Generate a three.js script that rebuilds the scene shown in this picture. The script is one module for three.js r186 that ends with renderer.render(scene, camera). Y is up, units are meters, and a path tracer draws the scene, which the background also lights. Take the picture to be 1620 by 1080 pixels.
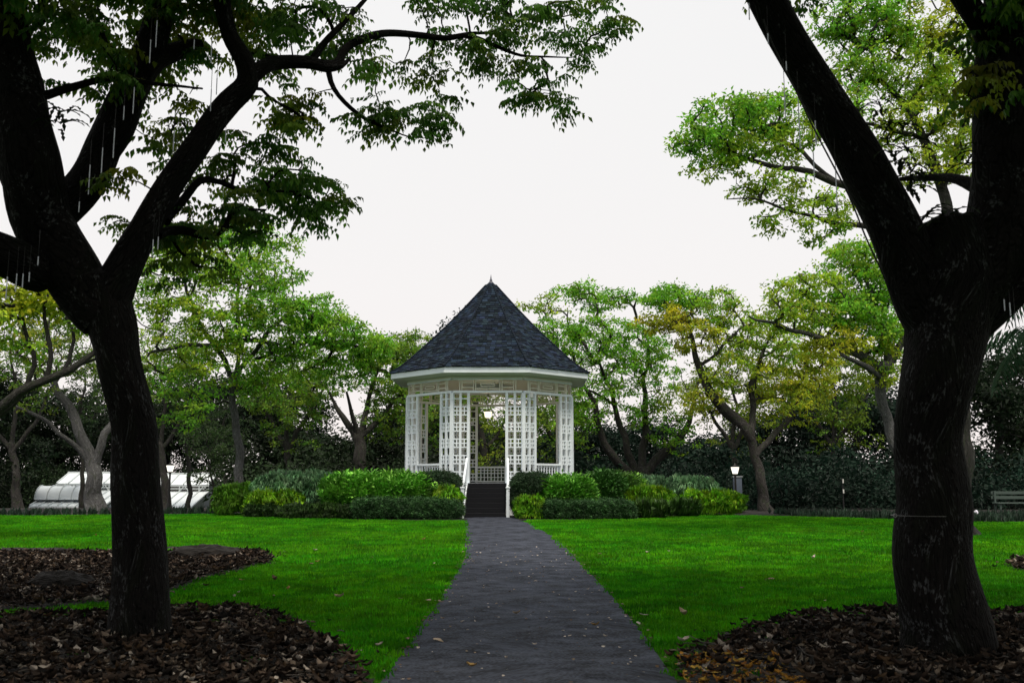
import * as THREE from 'three';
import { mergeGeometries } from 'three/addons/utils/BufferGeometryUtils.js';
import { ImprovedNoise } from 'three/addons/math/ImprovedNoise.js';
import { RoundedBoxGeometry } from 'three/addons/geometries/RoundedBoxGeometry.js';

// ------------------------------------------------------------------ camera, sky, sun, exposure
const PITCH = Math.atan(228 / 1575), EYE = 1.5;
const scene = new THREE.Scene();
const camera = new THREE.PerspectiveCamera(2 * Math.atan(540 / 1575) * 180 / Math.PI, 1620 / 1080, 0.1, 1500);
camera.position.set(0, EYE, 0);
camera.rotation.set(PITCH, 0, 0);
camera.focus = 36; camera.userData.fStop = 4;
const renderer = new THREE.WebGLRenderer({ antialias: true });
renderer.setSize(1620, 1080);
renderer.toneMapping = THREE.LinearToneMapping;
renderer.toneMappingExposure = 1;
renderer.shadowMap.enabled = true;

{ // overcast evening sky: nearly white, faintly rosy above the horizon
  const W = 512, H = 256, data = new Float32Array(W * H * 4), nz = new ImprovedNoise();
  for (let r = 0; r < H; r++) for (let c = 0; c < W; c++) {
    const up = ((r + .5) / H - .5) * Math.PI, ro = ((c + .5) / W - .5) * 2 * Math.PI;
    const x = Math.cos(ro) * Math.cos(up), z = Math.sin(ro) * Math.cos(up), y = Math.sin(up);
    const n = nz.noise(x * 2.2 + 7, y * 4, z * 2.2) * .012, low = Math.exp(-Math.max(0, y) / .13);
    const k = (r * W + c) * 4;
    data[k] = .91 + .075 * low + n; data[k + 1] = .908 - .025 * low + n; data[k + 2] = .91 - .06 * low + n; data[k + 3] = 1;
  }
  const t = new THREE.DataTexture(data, W, H, THREE.RGBAFormat, THREE.FloatType);
  t.mapping = THREE.EquirectangularReflectionMapping; t.magFilter = THREE.LinearFilter; t.needsUpdate = true;
  scene.background = t; scene.environment = t;
}
const sun = new THREE.DirectionalLight(0xfff1de, 3.4);
sun.position.set(5, 40, 18); sun.target.position.set(0, 0, -30); sun.position.add(sun.target.position);
sun.castShadow = true; sun.shadow.radius = 26; sun.shadow.mapSize.set(2048, 2048);
Object.assign(sun.shadow.camera, { left: -60, right: 60, top: 60, bottom: -60, near: 1, far: 160 });
scene.add(sun, sun.target);

// ------------------------------------------------------------------ helpers
function RNG(s) { return () => { s = (s + 0x6d2b79f5) | 0; let t = Math.imul(s ^ (s >>> 15), 1 | s); t = (t + Math.imul(t ^ (t >>> 7), 61 | t)) ^ t; return ((t ^ (t >>> 14)) >>> 0) / 4294967296; }; }
let R = RNG(11);
const rr = (a, b) => a + (b - a) * R(), V = (x, y, z) => new THREE.Vector3(x, y, z);
const IN = new ImprovedNoise(), noise = (x, y, z) => IN.noise(x + 100.3, y + 50.7, z + 20.1);
const lerp = THREE.MathUtils.lerp, sstep = THREE.MathUtils.smoothstep, clamp = THREE.MathUtils.clamp;
const names = new Map();
function numbered(n) { const k = names.get(n) ?? 0; names.set(n, k + 1); return k ? `${n}_${String(k).padStart(3, '0')}` : n; }
function shade(m) { m.castShadow = true; m.receiveShadow = true; return m; }
function mesh(name, geo, mat, parent) { const m = shade(new THREE.Mesh(geo, mat)); m.name = parent ? name : numbered(name); (parent ?? scene).add(m); return m; }
function tag(o, label, category, group) { o.userData = { ...o.userData, label, category }; if (group) o.userData.group = group; return o; }
function thing(name, pos, label, category, group) { const g = new THREE.Group(); g.name = numbered(name); g.position.copy(pos); scene.add(g); return tag(g, label, category, group); }
function struct(name, geo, mat) { const m = mesh(name, geo, mat); m.userData.kind = 'structure'; return m; }
function copies(name, geo, mat, mats, cols, parent) {
  const im = shade(new THREE.InstancedMesh(geo, mat, mats.length)); im.name = parent ? name : numbered(name);
  mats.forEach((m, i) => { im.setMatrixAt(i, m); if (cols) im.setColorAt(i, cols[i]); });
  im.userData.kind = 'stuff'; (parent ?? scene).add(im); return im;
}
// photograph pixel -> point at forward distance d (layout only)
const CP = Math.cos(PITCH), SP = Math.sin(PITCH);
function P(px, py, d) { const u = (px - 810) / 1575, v = (540 - py) / 1575, y = v * CP + SP, z = -CP + v * SP, k = d / -z; return V(u * k, EYE + y * k, -d); }
function ground(x, z) {
  const d = -z;
  let h = .48 * sstep(d, 4, 36);
  h += .012 * noise(x * .5, 0, z * .5) * sstep(d, 0, 6);
  return h - 1.1 * sstep(d, 44, 90);
}
function onGround(px, py) { let lo = 2, hi = 120; for (let i = 0; i < 50; i++) { const m = (lo + hi) / 2, p = P(px, py, m); if (p.y > ground(p.x, p.z)) lo = m; else hi = m; } const p = P(px, py, lo); p.y = ground(p.x, p.z); return p; }
function inside(poly, x, z) { let c = false; for (let i = 0, j = poly.length - 1; i < poly.length; j = i++) { const a = poly[i], b = poly[j]; if ((a[1] > z) !== (b[1] > z) && x < (b[0] - a[0]) * (z - a[1]) / (b[1] - a[1]) + a[0]) c = !c; } return c; }
const col = (r, g, b) => new THREE.Color().setRGB(r, g, b);
function tex(w, h, f, srgb) { // f(u, v) -> [r, g, b] linear 0..1
  const d = new Uint8Array(w * h * 4), enc = (x) => srgb ? (x <= .0031308 ? 12.92 * x : 1.055 * Math.pow(x, 1 / 2.4) - .055) : x;
  for (let y = 0; y < h; y++) for (let x = 0; x < w; x++) { const c = f(x / w, y / h), k = (y * w + x) * 4; for (let i = 0; i < 3; i++) d[k + i] = 255 * clamp(enc(c[i] ?? c[0]), 0, 1); d[k + 3] = 255; }
  const t = new THREE.DataTexture(d, w, h, THREE.RGBAFormat); t.wrapS = t.wrapT = THREE.RepeatWrapping; t.magFilter = THREE.LinearFilter; t.generateMipmaps = false; if (srgb) t.colorSpace = THREE.SRGBColorSpace; t.needsUpdate = true; return t;
}
const PER = 6.283185307;
function tn(u, v, fx, fy, s) { // tileable noise on a torus-like embedding
  const a = u * PER, b = v * PER; return noise(Math.cos(a) * fx * .16 + s, Math.sin(a) * fx * .16 + Math.cos(b) * fy * .16, Math.sin(b) * fy * .16 + s * .7);
}
function std(o) { return new THREE.MeshStandardMaterial({ roughness: .9, ...o }); }
function leafMat(o = {}) { return new THREE.MeshPhysicalMaterial({ color: 0xffffff, roughness: .95, transmission: .45, thickness: 0, side: THREE.DoubleSide, specularIntensity: .35, ...o }); }

// ------------------------------------------------------------------ materials
const barkPattern = (pale, base, moss, s) => (u, v) => {
  const w = tn(u, v, 6, 3, s) * .05, f = Math.abs(tn(u + w, v, 34, 7, s + 3)), g = tn(u, v, 60, 30, s + 9), l = .5 * tn(u, v, 9, 7, s + 15) + .5 * tn(u, v, 46, 24, s + 22) + .4 * tn(u, v, 120, 70, s + 27);
  const groove = sstep(f, .0, .16), t = clamp(.55 + .5 * g, 0, 1);
  let c = base.map((b) => b * lerp(.35, 1, groove) * lerp(.6, 1.3, t));
  const li = sstep(l, .2, .5) * lerp(.4, 1, groove); c = c.map((x, i) => lerp(x, pale[i] * lerp(.5, 1.2, t), li * .8));
  const mo = sstep(tn(u, v, 7, 5, s + 40), .2, .45) * .5; return c.map((x, i) => lerp(x, moss[i], mo));
};
const barkRelief = (s) => (u, v) => { const w = tn(u, v, 6, 3, s) * .05, f = Math.abs(tn(u + w, v, 34, 7, s + 3)), g = tn(u, v, 60, 30, s + 9); const x = sstep(f, 0, .16) * .75 + g * .3 + .1; return [x, x, x]; };
const barkDark = new THREE.MeshPhysicalMaterial({ specularIntensity: .3,  map: tex(512, 512, barkPattern([.085, .09, .096], [.0062, .0056, .0055], [.005, .007, .0035], 1), true), bumpMap: tex(512, 512, barkRelief(1)), bumpScale: .035, roughness: .95 });
const barkGrey = std({ map: tex(512, 512, barkPattern([.26, .27, .275], [.085, .087, .09], [.05, .06, .04], 60), true), bumpMap: tex(512, 512, barkRelief(60)), bumpScale: .03, roughness: .95 });
const barkBrown = std({ map: tex(256, 256, barkPattern([.1, .1, .095], [.027, .025, .023], [.02, .034, .012], 120), true), bumpMap: tex(256, 256, barkRelief(120)), bumpScale: .03, roughness: .95 });
const whitePaint = std({ color: col(.76, .84, .9), roughness: .55, bumpMap: tex(128, 128, (u, v) => [.5 + .5 * tn(u, v, 20, 4, 5)]), bumpScale: .002 });
const warmLitPaint = std({ color: col(.72, .72, .63), roughness: .6 });  // cream holds the warm lamp light and lawn bounce, put into the colour
const stepDark = new THREE.MeshPhysicalMaterial({ color: col(.011, .012, .015), roughness: .9, specularIntensity: .3 });
const black = std({ color: col(.012, .012, .013), roughness: .5, metalness: .3 });
const soil = std({ map: tex(512, 512, (u, v) => { const a = tn(u, v, 50, 50, 4), b = tn(u, v, 9, 9, 8); const k = clamp(.5 + a * .7 + b * .3, .15, 1.3); return [.012 * k, .009 * k, .007 * k]; }, true), bumpMap: tex(256, 256, (u, v) => [.5 + .5 * tn(u, v, 40, 40, 4)]), bumpScale: .03, roughness: 1 });
const leafNear = leafMat(), leafMid = leafMat({ transmission: .5 }), leafFar = leafMat({ transmission: .3 }), leafShrub = leafMat({ transmission: .3, roughness: .6, specularIntensity: .5 });

// ------------------------------------------------------------------ ground, lawn, path, beds
function gridSheet(xs, zs, off, keep, uvScale) {
  const pos = [], uv = [], idx = [], nx = xs.length;
  for (const z of zs) for (const x of xs) { pos.push(x, ground(x, z) + (typeof off === 'function' ? off(x, z) : off), z); uv.push(x * uvScale, z * uvScale); }
  for (let j = 0; j < zs.length - 1; j++) for (let i = 0; i < nx - 1; i++) {
    if (keep && !keep((xs[i] + xs[i + 1]) / 2, (zs[j] + zs[j + 1]) / 2)) continue;
    const a = j * nx + i; idx.push(a, a + nx, a + 1, a + 1, a + nx, a + nx + 1);
  }
  const g = new THREE.BufferGeometry(); g.setAttribute('position', new THREE.Float32BufferAttribute(pos, 3)); g.setAttribute('uv', new THREE.Float32BufferAttribute(uv, 2)); g.setIndex(idx); g.computeVertexNormals(); return g;
}
const range = (a, b, s) => { const o = []; const n = Math.round(Math.abs(b - a) / s); for (let i = 0; i <= n; i++) o.push(a + (b - a) * i / n); return o; };
const lawnEdge = (x) => Math.max(29.6, 37 - (x > 0 ? .044 : .011) * x * x) + .35 * noise(x * .4, 3, 0);
struct('ground', gridSheet([-500, -250, -120, -70, -45, ...range(-32, 32, 1), 45, 70, 120, 250, 500], [120, 50, 25, ...range(12, -50, 1), -60, -75, -90, -120, -200, -320, -600], -.03, null, .5), soil);

const lawnTex = tex(512, 512, (u, v) => { const a = tn(u, v, 70, 70, 2), b = tn(u, v, 12, 12, 6); const k = clamp(.6 + .5 * a + .25 * b, .2, 1.3); return [.04 * k, .15 * k, .003 * k]; }, true);
const lawnMat = new THREE.MeshPhysicalMaterial({ specularIntensity: .1, map: lawnTex, roughness: 1 });
struct('lawn', gridSheet(range(-30, 30, .4), range(10, -40, .4), 0, (x, z) => -z < lawnEdge(x), .7), lawnMat);

// path: centre and width along the distance
const PATH = [[-6, -.25, 2.3], [2, .0, 2.3], [7.6, .13, 2.23], [10, .17, 2.24], [12.8, .2, 2.18], [18, .16, 2.0], [23, -.02, 2.06], [28, -.36, 1.85], [31, -.6, 1.72], [33.2, -.74, 1.66]];
function pathAt(d) { let i = 0; while (i < PATH.length - 2 && PATH[i + 1][0] < d) i++; const a = PATH[i], b = PATH[i + 1], t = clamp((d - a[0]) / (b[0] - a[0]), 0, 1); const s = t * t * (3 - 2 * t) * .5 + t * .5; return [lerp(a[1], b[1], s), lerp(a[2], b[2], s)]; }
const onPath = (x, z, m = 0) => { const d = -z; if (d < -6 || d > 33.2) return false; const [c, w] = pathAt(d); return Math.abs(x - c) < w / 2 + m; };
{
  const pos = [], uv = [], idx = [], ds = range(-6, 33.2, .2), N = 10;
  ds.forEach((d) => { const [c, w] = pathAt(d); for (let i = 0; i <= N; i++) { const s = i / N - .5, e = Math.abs(s) > .49 ? .02 * noise(d * .9, s * 9, 4) + .008 * noise(d * 6, s * 9, 8) : 0; const x = c + s * w + e; pos.push(x, ground(x, -d) + .012 + .018 * (1 - 4 * s * s), -d); uv.push(x * .4, d * .4); } });
  for (let j = 0; j < ds.length - 1; j++) for (let i = 0; i < N; i++) { const a = j * (N + 1) + i; idx.push(a, a + 1, a + N + 1, a + 1, a + N + 2, a + N + 1); }
  const g = new THREE.BufferGeometry(); g.setAttribute('position', new THREE.Float32BufferAttribute(pos, 3)); g.setAttribute('uv', new THREE.Float32BufferAttribute(uv, 2)); g.setIndex(idx); g.computeVertexNormals();
  const grain = (u, v) => tn(u, v, 110, 110, 3);
  const map = tex(1024, 1024, (u, v) => {
    const a = grain(u, v), b = tn(u, v, 8, 9, 11), d = tn(u, v, 22, 26, 19); let k = clamp(.85 + .85 * a + .55 * b + .45 * d, .25, 2);
    const crack = Math.abs(tn(u + .06 * tn(u, v, 20, 20, 33), v, 5, 5, 31)); if (crack < .004) k *= .35;
    return [.046 * k, .053 * k, .072 * k];
  }, true);
  const rough = tex(512, 512, (u, v) => [.74 + .12 * tn(u, v, 9, 16, 13) + .06 * grain(u, v)]);
  struct('path', g, new THREE.MeshPhysicalMaterial({ specularIntensity: .08, map, roughnessMap: rough, roughness: 1, bumpMap: tex(512, 512, (u, v) => [.5 + .6 * grain(u, v)]), bumpScale: .003 }));
}
const poly = (list) => list.map(([px, py]) => { const p = onGround(px, py); return [p.x, p.z]; });
const bedFar = poly([[-260, 870], [0, 868], [90, 868], [170, 872], [260, 866], [330, 866], [400, 868], [418, 884], [442, 891], [395, 899], [330, 914], [270, 938], [200, 953], [100, 962], [-40, 968], [-300, 975]]);
const bedNear = poly([[-300, 990], [0, 980], [160, 975], [290, 966], [370, 970], [440, 982], [505, 1008], [545, 1040], [582, 1090], [570, 1200], [200, 1300], [-700, 1300]]);
const bedRight = poly([[1062, 1100], [1072, 1060], [1092, 1034], [1150, 1014], [1190, 996], [1260, 984], [1340, 974], [1410, 970], [1500, 972], [1575, 978], [1650, 972], [1900, 985], [2100, 1300], [1040, 1300]]);
const bedSmall = poly([[1596, 896], [1610, 889], [1650, 886], [1680, 895], [1650, 906], [1612, 903]]);
const beds = [bedFar, bedNear, bedRight, bedSmall];
const wob = (x, z) => [x + .16 * noise(x * 1.6, 1, z * 1.6) + .07 * noise(x * 6, 2, z * 6), z + .16 * noise(x * 1.6, 7, z * 1.6) + .07 * noise(x * 6, 9, z * 6)];
const inBed = (x, z) => { const [a, b] = wob(x, z); return beds.some((p) => inside(p, a, b)); };
const plantBed = [...poly([[338, 811], [400, 815], [460, 819], [560, 823], [736, 824]]), [-1.62, -33.0], [.12, -33.0], ...poly([[822, 824], [1005, 822], [1100, 816], [1178, 810]]), [9.5, -41], [-13, -41]];
const inPlant = (x, z) => inside(plantBed, x, z);
const bedBump = (x, z) => .012 + .03 * Math.abs(noise(x * 2, 4, z * 2));
for (const b of beds) {
  const xs = b.map((p) => p[0]), zs = b.map((p) => p[1]);
  struct('mulch_bed', gridSheet(range(Math.max(-11, Math.min(...xs)) - .4, Math.min(11, Math.max(...xs)) + .4, .1), range(Math.min(0, Math.max(...zs)) + .4, Math.min(...zs) - .4, .1), bedBump, (x, z) => { const [a, c] = wob(x, z); return inside(b, a, c) && !onPath(x, z, 0); }, .6), soil);
}
struct('planting_bed', gridSheet(range(-13.4, 10, .2), range(-30, -41.4, .2), .02, (x, z) => inPlant(x, z) && !onPath(x, z), .6), soil);

// ------------------------------------------------------------------ geometry builders
function Tri() { return { p: [], i: [] }; }
function triGeo(t) { const g = new THREE.BufferGeometry(); g.setAttribute('position', new THREE.Float32BufferAttribute(t.p, 3)); g.setIndex(t.i); g.computeVertexNormals(); return g; }
const UP = V(0, 1, 0);
function addLeaf(t, base, dir, nrm, len, wid, fold = .25, bend = .15) { // two-sided folded leaf: base, left, right, tip
  const s = V().crossVectors(dir, nrm).normalize(), n = V().crossVectors(s, dir).normalize(), k = t.p.length / 3;
  const mid = base.clone().addScaledVector(dir, len * .45), tip = base.clone().addScaledVector(dir, len).addScaledVector(n, -len * bend);
  const l = mid.clone().addScaledVector(s, wid / 2).addScaledVector(n, wid * fold), r = mid.clone().addScaledVector(s, -wid / 2).addScaledVector(n, wid * fold);
  for (const q of [base, l, r, tip]) t.p.push(q.x, q.y, q.z);
  t.i.push(k, k + 1, k + 3, k, k + 3, k + 2);
}
const rdir = (flat = 1) => { const a = rr(0, PER), y = rr(-1, 1) * flat, h = Math.sqrt(Math.max(0, 1 - y * y)); return V(Math.cos(a) * h, y, Math.sin(a) * h); };
function sprayNear(seed) { // drooping compound leaves of the near trees
  R = RNG(seed); const t = Tri(), n = 5;
  for (let i = 0; i < n; i++) {
    const az = i / n * PER + rr(-.5, .5), L = rr(.13, .24), out = V(Math.cos(az), 0, Math.sin(az)), drop = rr(.4, 1.1);
    for (let s = 1; s <= 4; s++) {
      const f = s / 4, b = out.clone().multiplyScalar(L * f).add(V(0, .03 * f - L * drop * f * f * .7, 0)), side = V(-out.z, 0, out.x);
      for (const k of [-1, 1]) { const d = out.clone().multiplyScalar(.35).addScaledVector(side, k * .55).add(V(rr(-.25, .25), rr(-1.25, -.45), rr(-.25, .25))).normalize(); addLeaf(t, b, d, V(k * side.x * .6 + out.x * .5, .6, k * side.z * .6 + out.z * .5).add(rdir().multiplyScalar(.3)), rr(.055, .09), rr(.03, .045), .2, .2); }
    }
  }
  return triGeo(t);
}
function clumpMid(seed, n, rad, flat, len) { // leafy tuft
  R = RNG(seed); const t = Tri();
  for (let i = 0; i < n; i++) {
    const o = rdir(); const k = Math.cbrt(R()); o.set(o.x * rad * k, o.y * rad * flat * k, o.z * rad * k);
    const d = V(o.x, -.25 * rad, o.z).add(rdir().multiplyScalar(rad * .8)).normalize();
    addLeaf(t, o, d, V(0, 1, 0).add(rdir().multiplyScalar(.75)).normalize(), len * rr(.7, 1.25), len * rr(.42, .6), .15, .25);
  }
  return triGeo(t);
}
const sprays = [sprayNear(5), sprayNear(6), sprayNear(7)];
const tuftMid = [clumpMid(21, 13, .22, .6, .135), clumpMid(22, 11, .25, .5, .14), clumpMid(25, 9, .2, .8, .15)], tuftFar = clumpMid(23, 34, .75, .7, .3), tuftDense = clumpMid(24, 40, .5, .8, .17);

function tube(pts, rad, seg, o = {}) { // tapered tube with its uv in metres; o.rough: relief of the surface, o.flare at the foot
  const n = pts.length, pos = [], uv = [], idx = []; let len = 0, nrm = null;
  for (let i = 0; i < n; i++) {
    const t = pts[Math.min(n - 1, i + 1)].clone().sub(pts[Math.max(0, i - 1)]).normalize();
    if (!nrm) nrm = V().crossVectors(t, Math.abs(t.z) > .9 ? V(1, 0, 0) : V(0, 0, 1)).normalize(); else nrm.addScaledVector(t, -nrm.dot(t)).normalize();
    const bi = V().crossVectors(t, nrm); if (i) len += pts[i].distanceTo(pts[i - 1]);
    for (let j = 0; j <= seg; j++) {
      const a = j / seg * PER, ca = Math.cos(a), sa = Math.sin(a), q = nrm.clone().multiplyScalar(ca).addScaledVector(bi, sa); let r = rad[i];
      if (o.rough) { const c = pts[i]; r *= 1 + o.rough * (noise(ca * 1.3 + c.x, sa * 1.3 + len * .7, c.y * .4) * .9 + .45 * noise(ca * 4.5, sa * 4.5, len * 1.6 + c.x) + .3 * noise(ca * 9, sa * 9, len * .9)); }
      if (o.flare) { const k = Math.exp(-len / .22); r *= 1 + o.flare * k * (.6 + .7 * Math.max(0, Math.sin(a * 3 + 1 + .6 * noise(a, 0, 3)))); }
      pos.push(pts[i].x + q.x * r, pts[i].y + q.y * r, pts[i].z + q.z * r); uv.push(j / seg * Math.max(1, Math.round(rad[0] * PER * .8)), len * .8);
    }
  }
  for (let i = 0; i < n - 1; i++) for (let j = 0; j < seg; j++) { const a = i * (seg + 1) + j; idx.push(a, a + 1, a + seg + 1, a + 1, a + seg + 2, a + seg + 1); }
  const last = (n - 1) * (seg + 1), tip = pos.length / 3, tp = pts[n - 1].clone().addScaledVector(pts[n - 1].clone().sub(pts[n - 2]).normalize(), rad[n - 1] * .6);
  pos.push(tp.x, tp.y, tp.z); uv.push(.5, len * .8); for (let j = 0; j < seg; j++) idx.push(last + j, last + j + 1, tip);
  const g = new THREE.BufferGeometry(); g.setAttribute('position', new THREE.Float32BufferAttribute(pos, 3)); g.setAttribute('uv', new THREE.Float32BufferAttribute(uv, 2)); g.setIndex(idx); g.computeVertexNormals();
  const N = g.attributes.normal; for (let i = 0; i < n; i++) { const a = i * (seg + 1), b = a + seg; const m = V(N.getX(a) + N.getX(b), N.getY(a) + N.getY(b), N.getZ(a) + N.getZ(b)).normalize(); N.setXYZ(a, m.x, m.y, m.z); N.setXYZ(b, m.x, m.y, m.z); }
  return g;
}
function smoothLimb(list, step, wig) { // [[Vector3, radius], ...] -> dense points and radii
  const c = new THREE.CatmullRomCurve3(list.map((l) => l[0]), false, 'centripetal'), L = c.getLength(), n = Math.max(4, Math.ceil(L / step)), pts = [], rad = [];
  const cum = [0]; list.forEach((l, i) => i && cum.push(cum[i - 1] + l[0].distanceTo(list[i - 1][0])));
  for (let i = 0; i <= n; i++) {
    const p = c.getPointAt(i / n), s = i / n * cum.at(-1); let k = 0; while (k < cum.length - 2 && cum[k + 1] < s) k++;
    const t = clamp((s - cum[k]) / (cum[k + 1] - cum[k] || 1), 0, 1), r = lerp(list[k][1], list[k + 1][1], t);
    if (wig && i && i < n) p.add(V(noise(p.y * 1.1, p.x, 1), noise(p.x * 1.1, 5, p.z) * .7, noise(p.z, p.y * 1.1, 9)).multiplyScalar(wig * (.5 + r)));
    pts.push(p); rad.push(r);
  }
  return { pts, rad };
}
// A tree: trunk and limbs as given, then boughs grown from the nearest wood to every leafy tip in the blobs.
function tree(o) {
  R = RNG(o.seed); const base = o.limbs[0][0][0].clone(); const g = thing(o.name, base, o.label, o.category ?? 'tree', o.group), loc = (p) => p.clone().sub(base);
  const nodes = [];
  o.limbs.forEach((list, li) => {
    const s = smoothLimb(list, o.step ?? .35, o.wig ?? .25), seg = o.seg ?? 10;
    mesh(li ? 'limb' : 'trunk', tube(s.pts.map(loc), s.rad, li ? seg : Math.round(seg * 1.4), { rough: o.rough ?? .1, flare: li ? 0 : o.flare ?? .35 }), o.bark, g);
    let parent = -1; s.pts.forEach((p, i) => { if (li || i > s.pts.length * .55) { nodes.push({ p, parent, r: s.rad[i], fixed: true, w: 0, dir: s.pts[Math.min(i + 1, s.pts.length - 1)].clone().sub(s.pts[Math.max(i - 1, 0)]).normalize() }); parent = nodes.length - 1; } });
  });
  const tips = [], nf = o.gap ?? 1.5;
  const scatter = (c, rx, ry, rz, n, tint, size = 1) => { for (let i = 0; i < n; i++) { // tips gather in bunches with gaps between them
    let p; for (let t = 0; t < 9; t++) { const q = rdir(), k = Math.cbrt(R()); p = V(c.x + q.x * k * rx, c.y + q.y * k * ry, c.z + q.z * k * rz); if (noise(p.x * nf, p.y * nf * 1.7, p.z * nf) + .5 * noise(p.x * nf * 2.7, p.y * nf * 3.5, p.z * nf * 2.7) > (o.thr ?? .03)) break; }
    tips.push({ p, tint, size }); } };
  for (const [px, py, d, rx, ry, rz, n, tint = 0] of o.blobs) scatter(P(px, py, d), rx * 1.06 * d / 1575, ry * (o.tall ?? 1) * d / 1575, rz, Math.round(n * (o.fill ?? 1)), tint);
  for (const [x, y, z, rx, ry, rz, n, size] of o.shadeCanopy ?? []) scatter(V(x, y, z), rx, ry, rz, n, 0, size);
  tips.forEach((t) => { t.d = Math.min(...nodes.map((n) => n.p.distanceToSquared(t.p))); });
  tips.sort((a, b) => a.d - b.d);
  const chains = [], st = o.twigStep ?? .4;
  for (const t of tips) {
    let best = -1, bd = 1e9; nodes.forEach((n, i) => { const dx = n.p.x - t.p.x, dy = n.p.y - t.p.y, dz = n.p.z - t.p.z; let c = Math.sqrt(dx * dx + dy * dy + dz * dz); if (dy > 0) c += dy * .5; if (c < bd) { bd = c; best = i; } });
    const n0 = nodes[best], L = n0.p.distanceTo(t.p), m = Math.max(2, Math.ceil(L / st)), ctrl = n0.p.clone().addScaledVector(n0.dir, L * .4).lerp(n0.p.clone().lerp(t.p, .5), .45).add(V(0, L * .06, 0)), chain = [best]; let prev = best;
    for (let i = 1; i <= m; i++) {
      const f = i / m, p = n0.p.clone().multiplyScalar((1 - f) * (1 - f)).addScaledVector(ctrl, 2 * f * (1 - f)).addScaledVector(t.p, f * f);
      if (i < m) p.add(rdir().multiplyScalar(L / m * .22));
      nodes.push({ p, parent: prev, w: 0, dir: p.clone().sub(nodes[prev].p).normalize() }); prev = nodes.length - 1; chain.push(prev);
    }
    for (let k = prev; k >= 0; k = nodes[k].parent) nodes[k].w++;
    chains.push(chain);
  }
  const rt = o.twig ?? .012, rad = (k) => nodes[k].fixed ? nodes[k].r * .75 : rt * Math.pow(nodes[k].w, .47), geos = [];
  for (const c of chains) { const r0 = Math.min(rad(c[0]), rad(c[1]) * 1.15); geos.push(tube(c.map((k) => loc(nodes[k].p)), c.map((k, i) => i ? rad(k) * (i === c.length - 1 ? .6 : 1) : r0), nodes[c[1]].w > 4 ? 6 : 4)); }
  if (geos.length) mesh('branches', mergeGeometries(geos), o.twigBark ?? o.bark, g).userData.kind = 'stuff';
  const M = [[], [], []], C = [[], [], []], dummy = new THREE.Object3D(); let single = 0;
  for (const t of tips) for (let i = 0; i < o.per; i++) {
    const a = rr(0, PER), k = Math.sqrt(R()) * o.spread * t.size; dummy.position.copy(loc(t.p)).add(V(Math.cos(a) * k, rr(-.5, .5) * o.spread * (o.flat ?? .45), Math.sin(a) * k));
    dummy.rotation.set(rr(-.35, .35), rr(0, PER), rr(-.35, .35)); dummy.scale.setScalar(rr(.7, 1.3) * (o.size ?? 1) * t.size); dummy.updateMatrix();
    const b = Math.floor(R() * o.leaves.length), v = Math.exp(rr(-.6, .4)), y = clamp(t.tint + (o.tint ?? 0) + rr(-.25, .3), 0, 1), c = o.green.map((x, n) => lerp(x, o.yellow[n], y) * v);
    if (o.singles && single < o.singles && i === 0) { // the sprays that can be picked out one by one
      const pr = t.p.clone().project(camera); if (Math.abs(pr.x) < 1.02 && Math.abs(pr.y) < 1.02 && pr.z < 1) { single++; const s = mesh('leaf_spray', o.leaves[b], o.leafTints[Math.floor(y * 2.99)], g); s.position.copy(dummy.position); s.rotation.copy(dummy.rotation); s.scale.copy(dummy.scale); continue; }
    }
    M[b].push(dummy.matrix.clone()); C[b].push(col(...c));
  }
  // one crown: its tufts of several shapes
  o.leaves.forEach((geo, b) => { if (M[b].length) copies(o.crown ?? 'crown', geo, o.leafMat, M[b], C[b], g); });
  return g;
}
const L = (list) => list.map(([px, py, d, r]) => [P(px, py, d), r]);
const foot = (px, d, dip = .12) => { const p = P(px, 800, d); p.y = ground(p.x, p.z) - dip; return p; };

camera.updateMatrixWorld(true); camera.updateProjectionMatrix();
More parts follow.
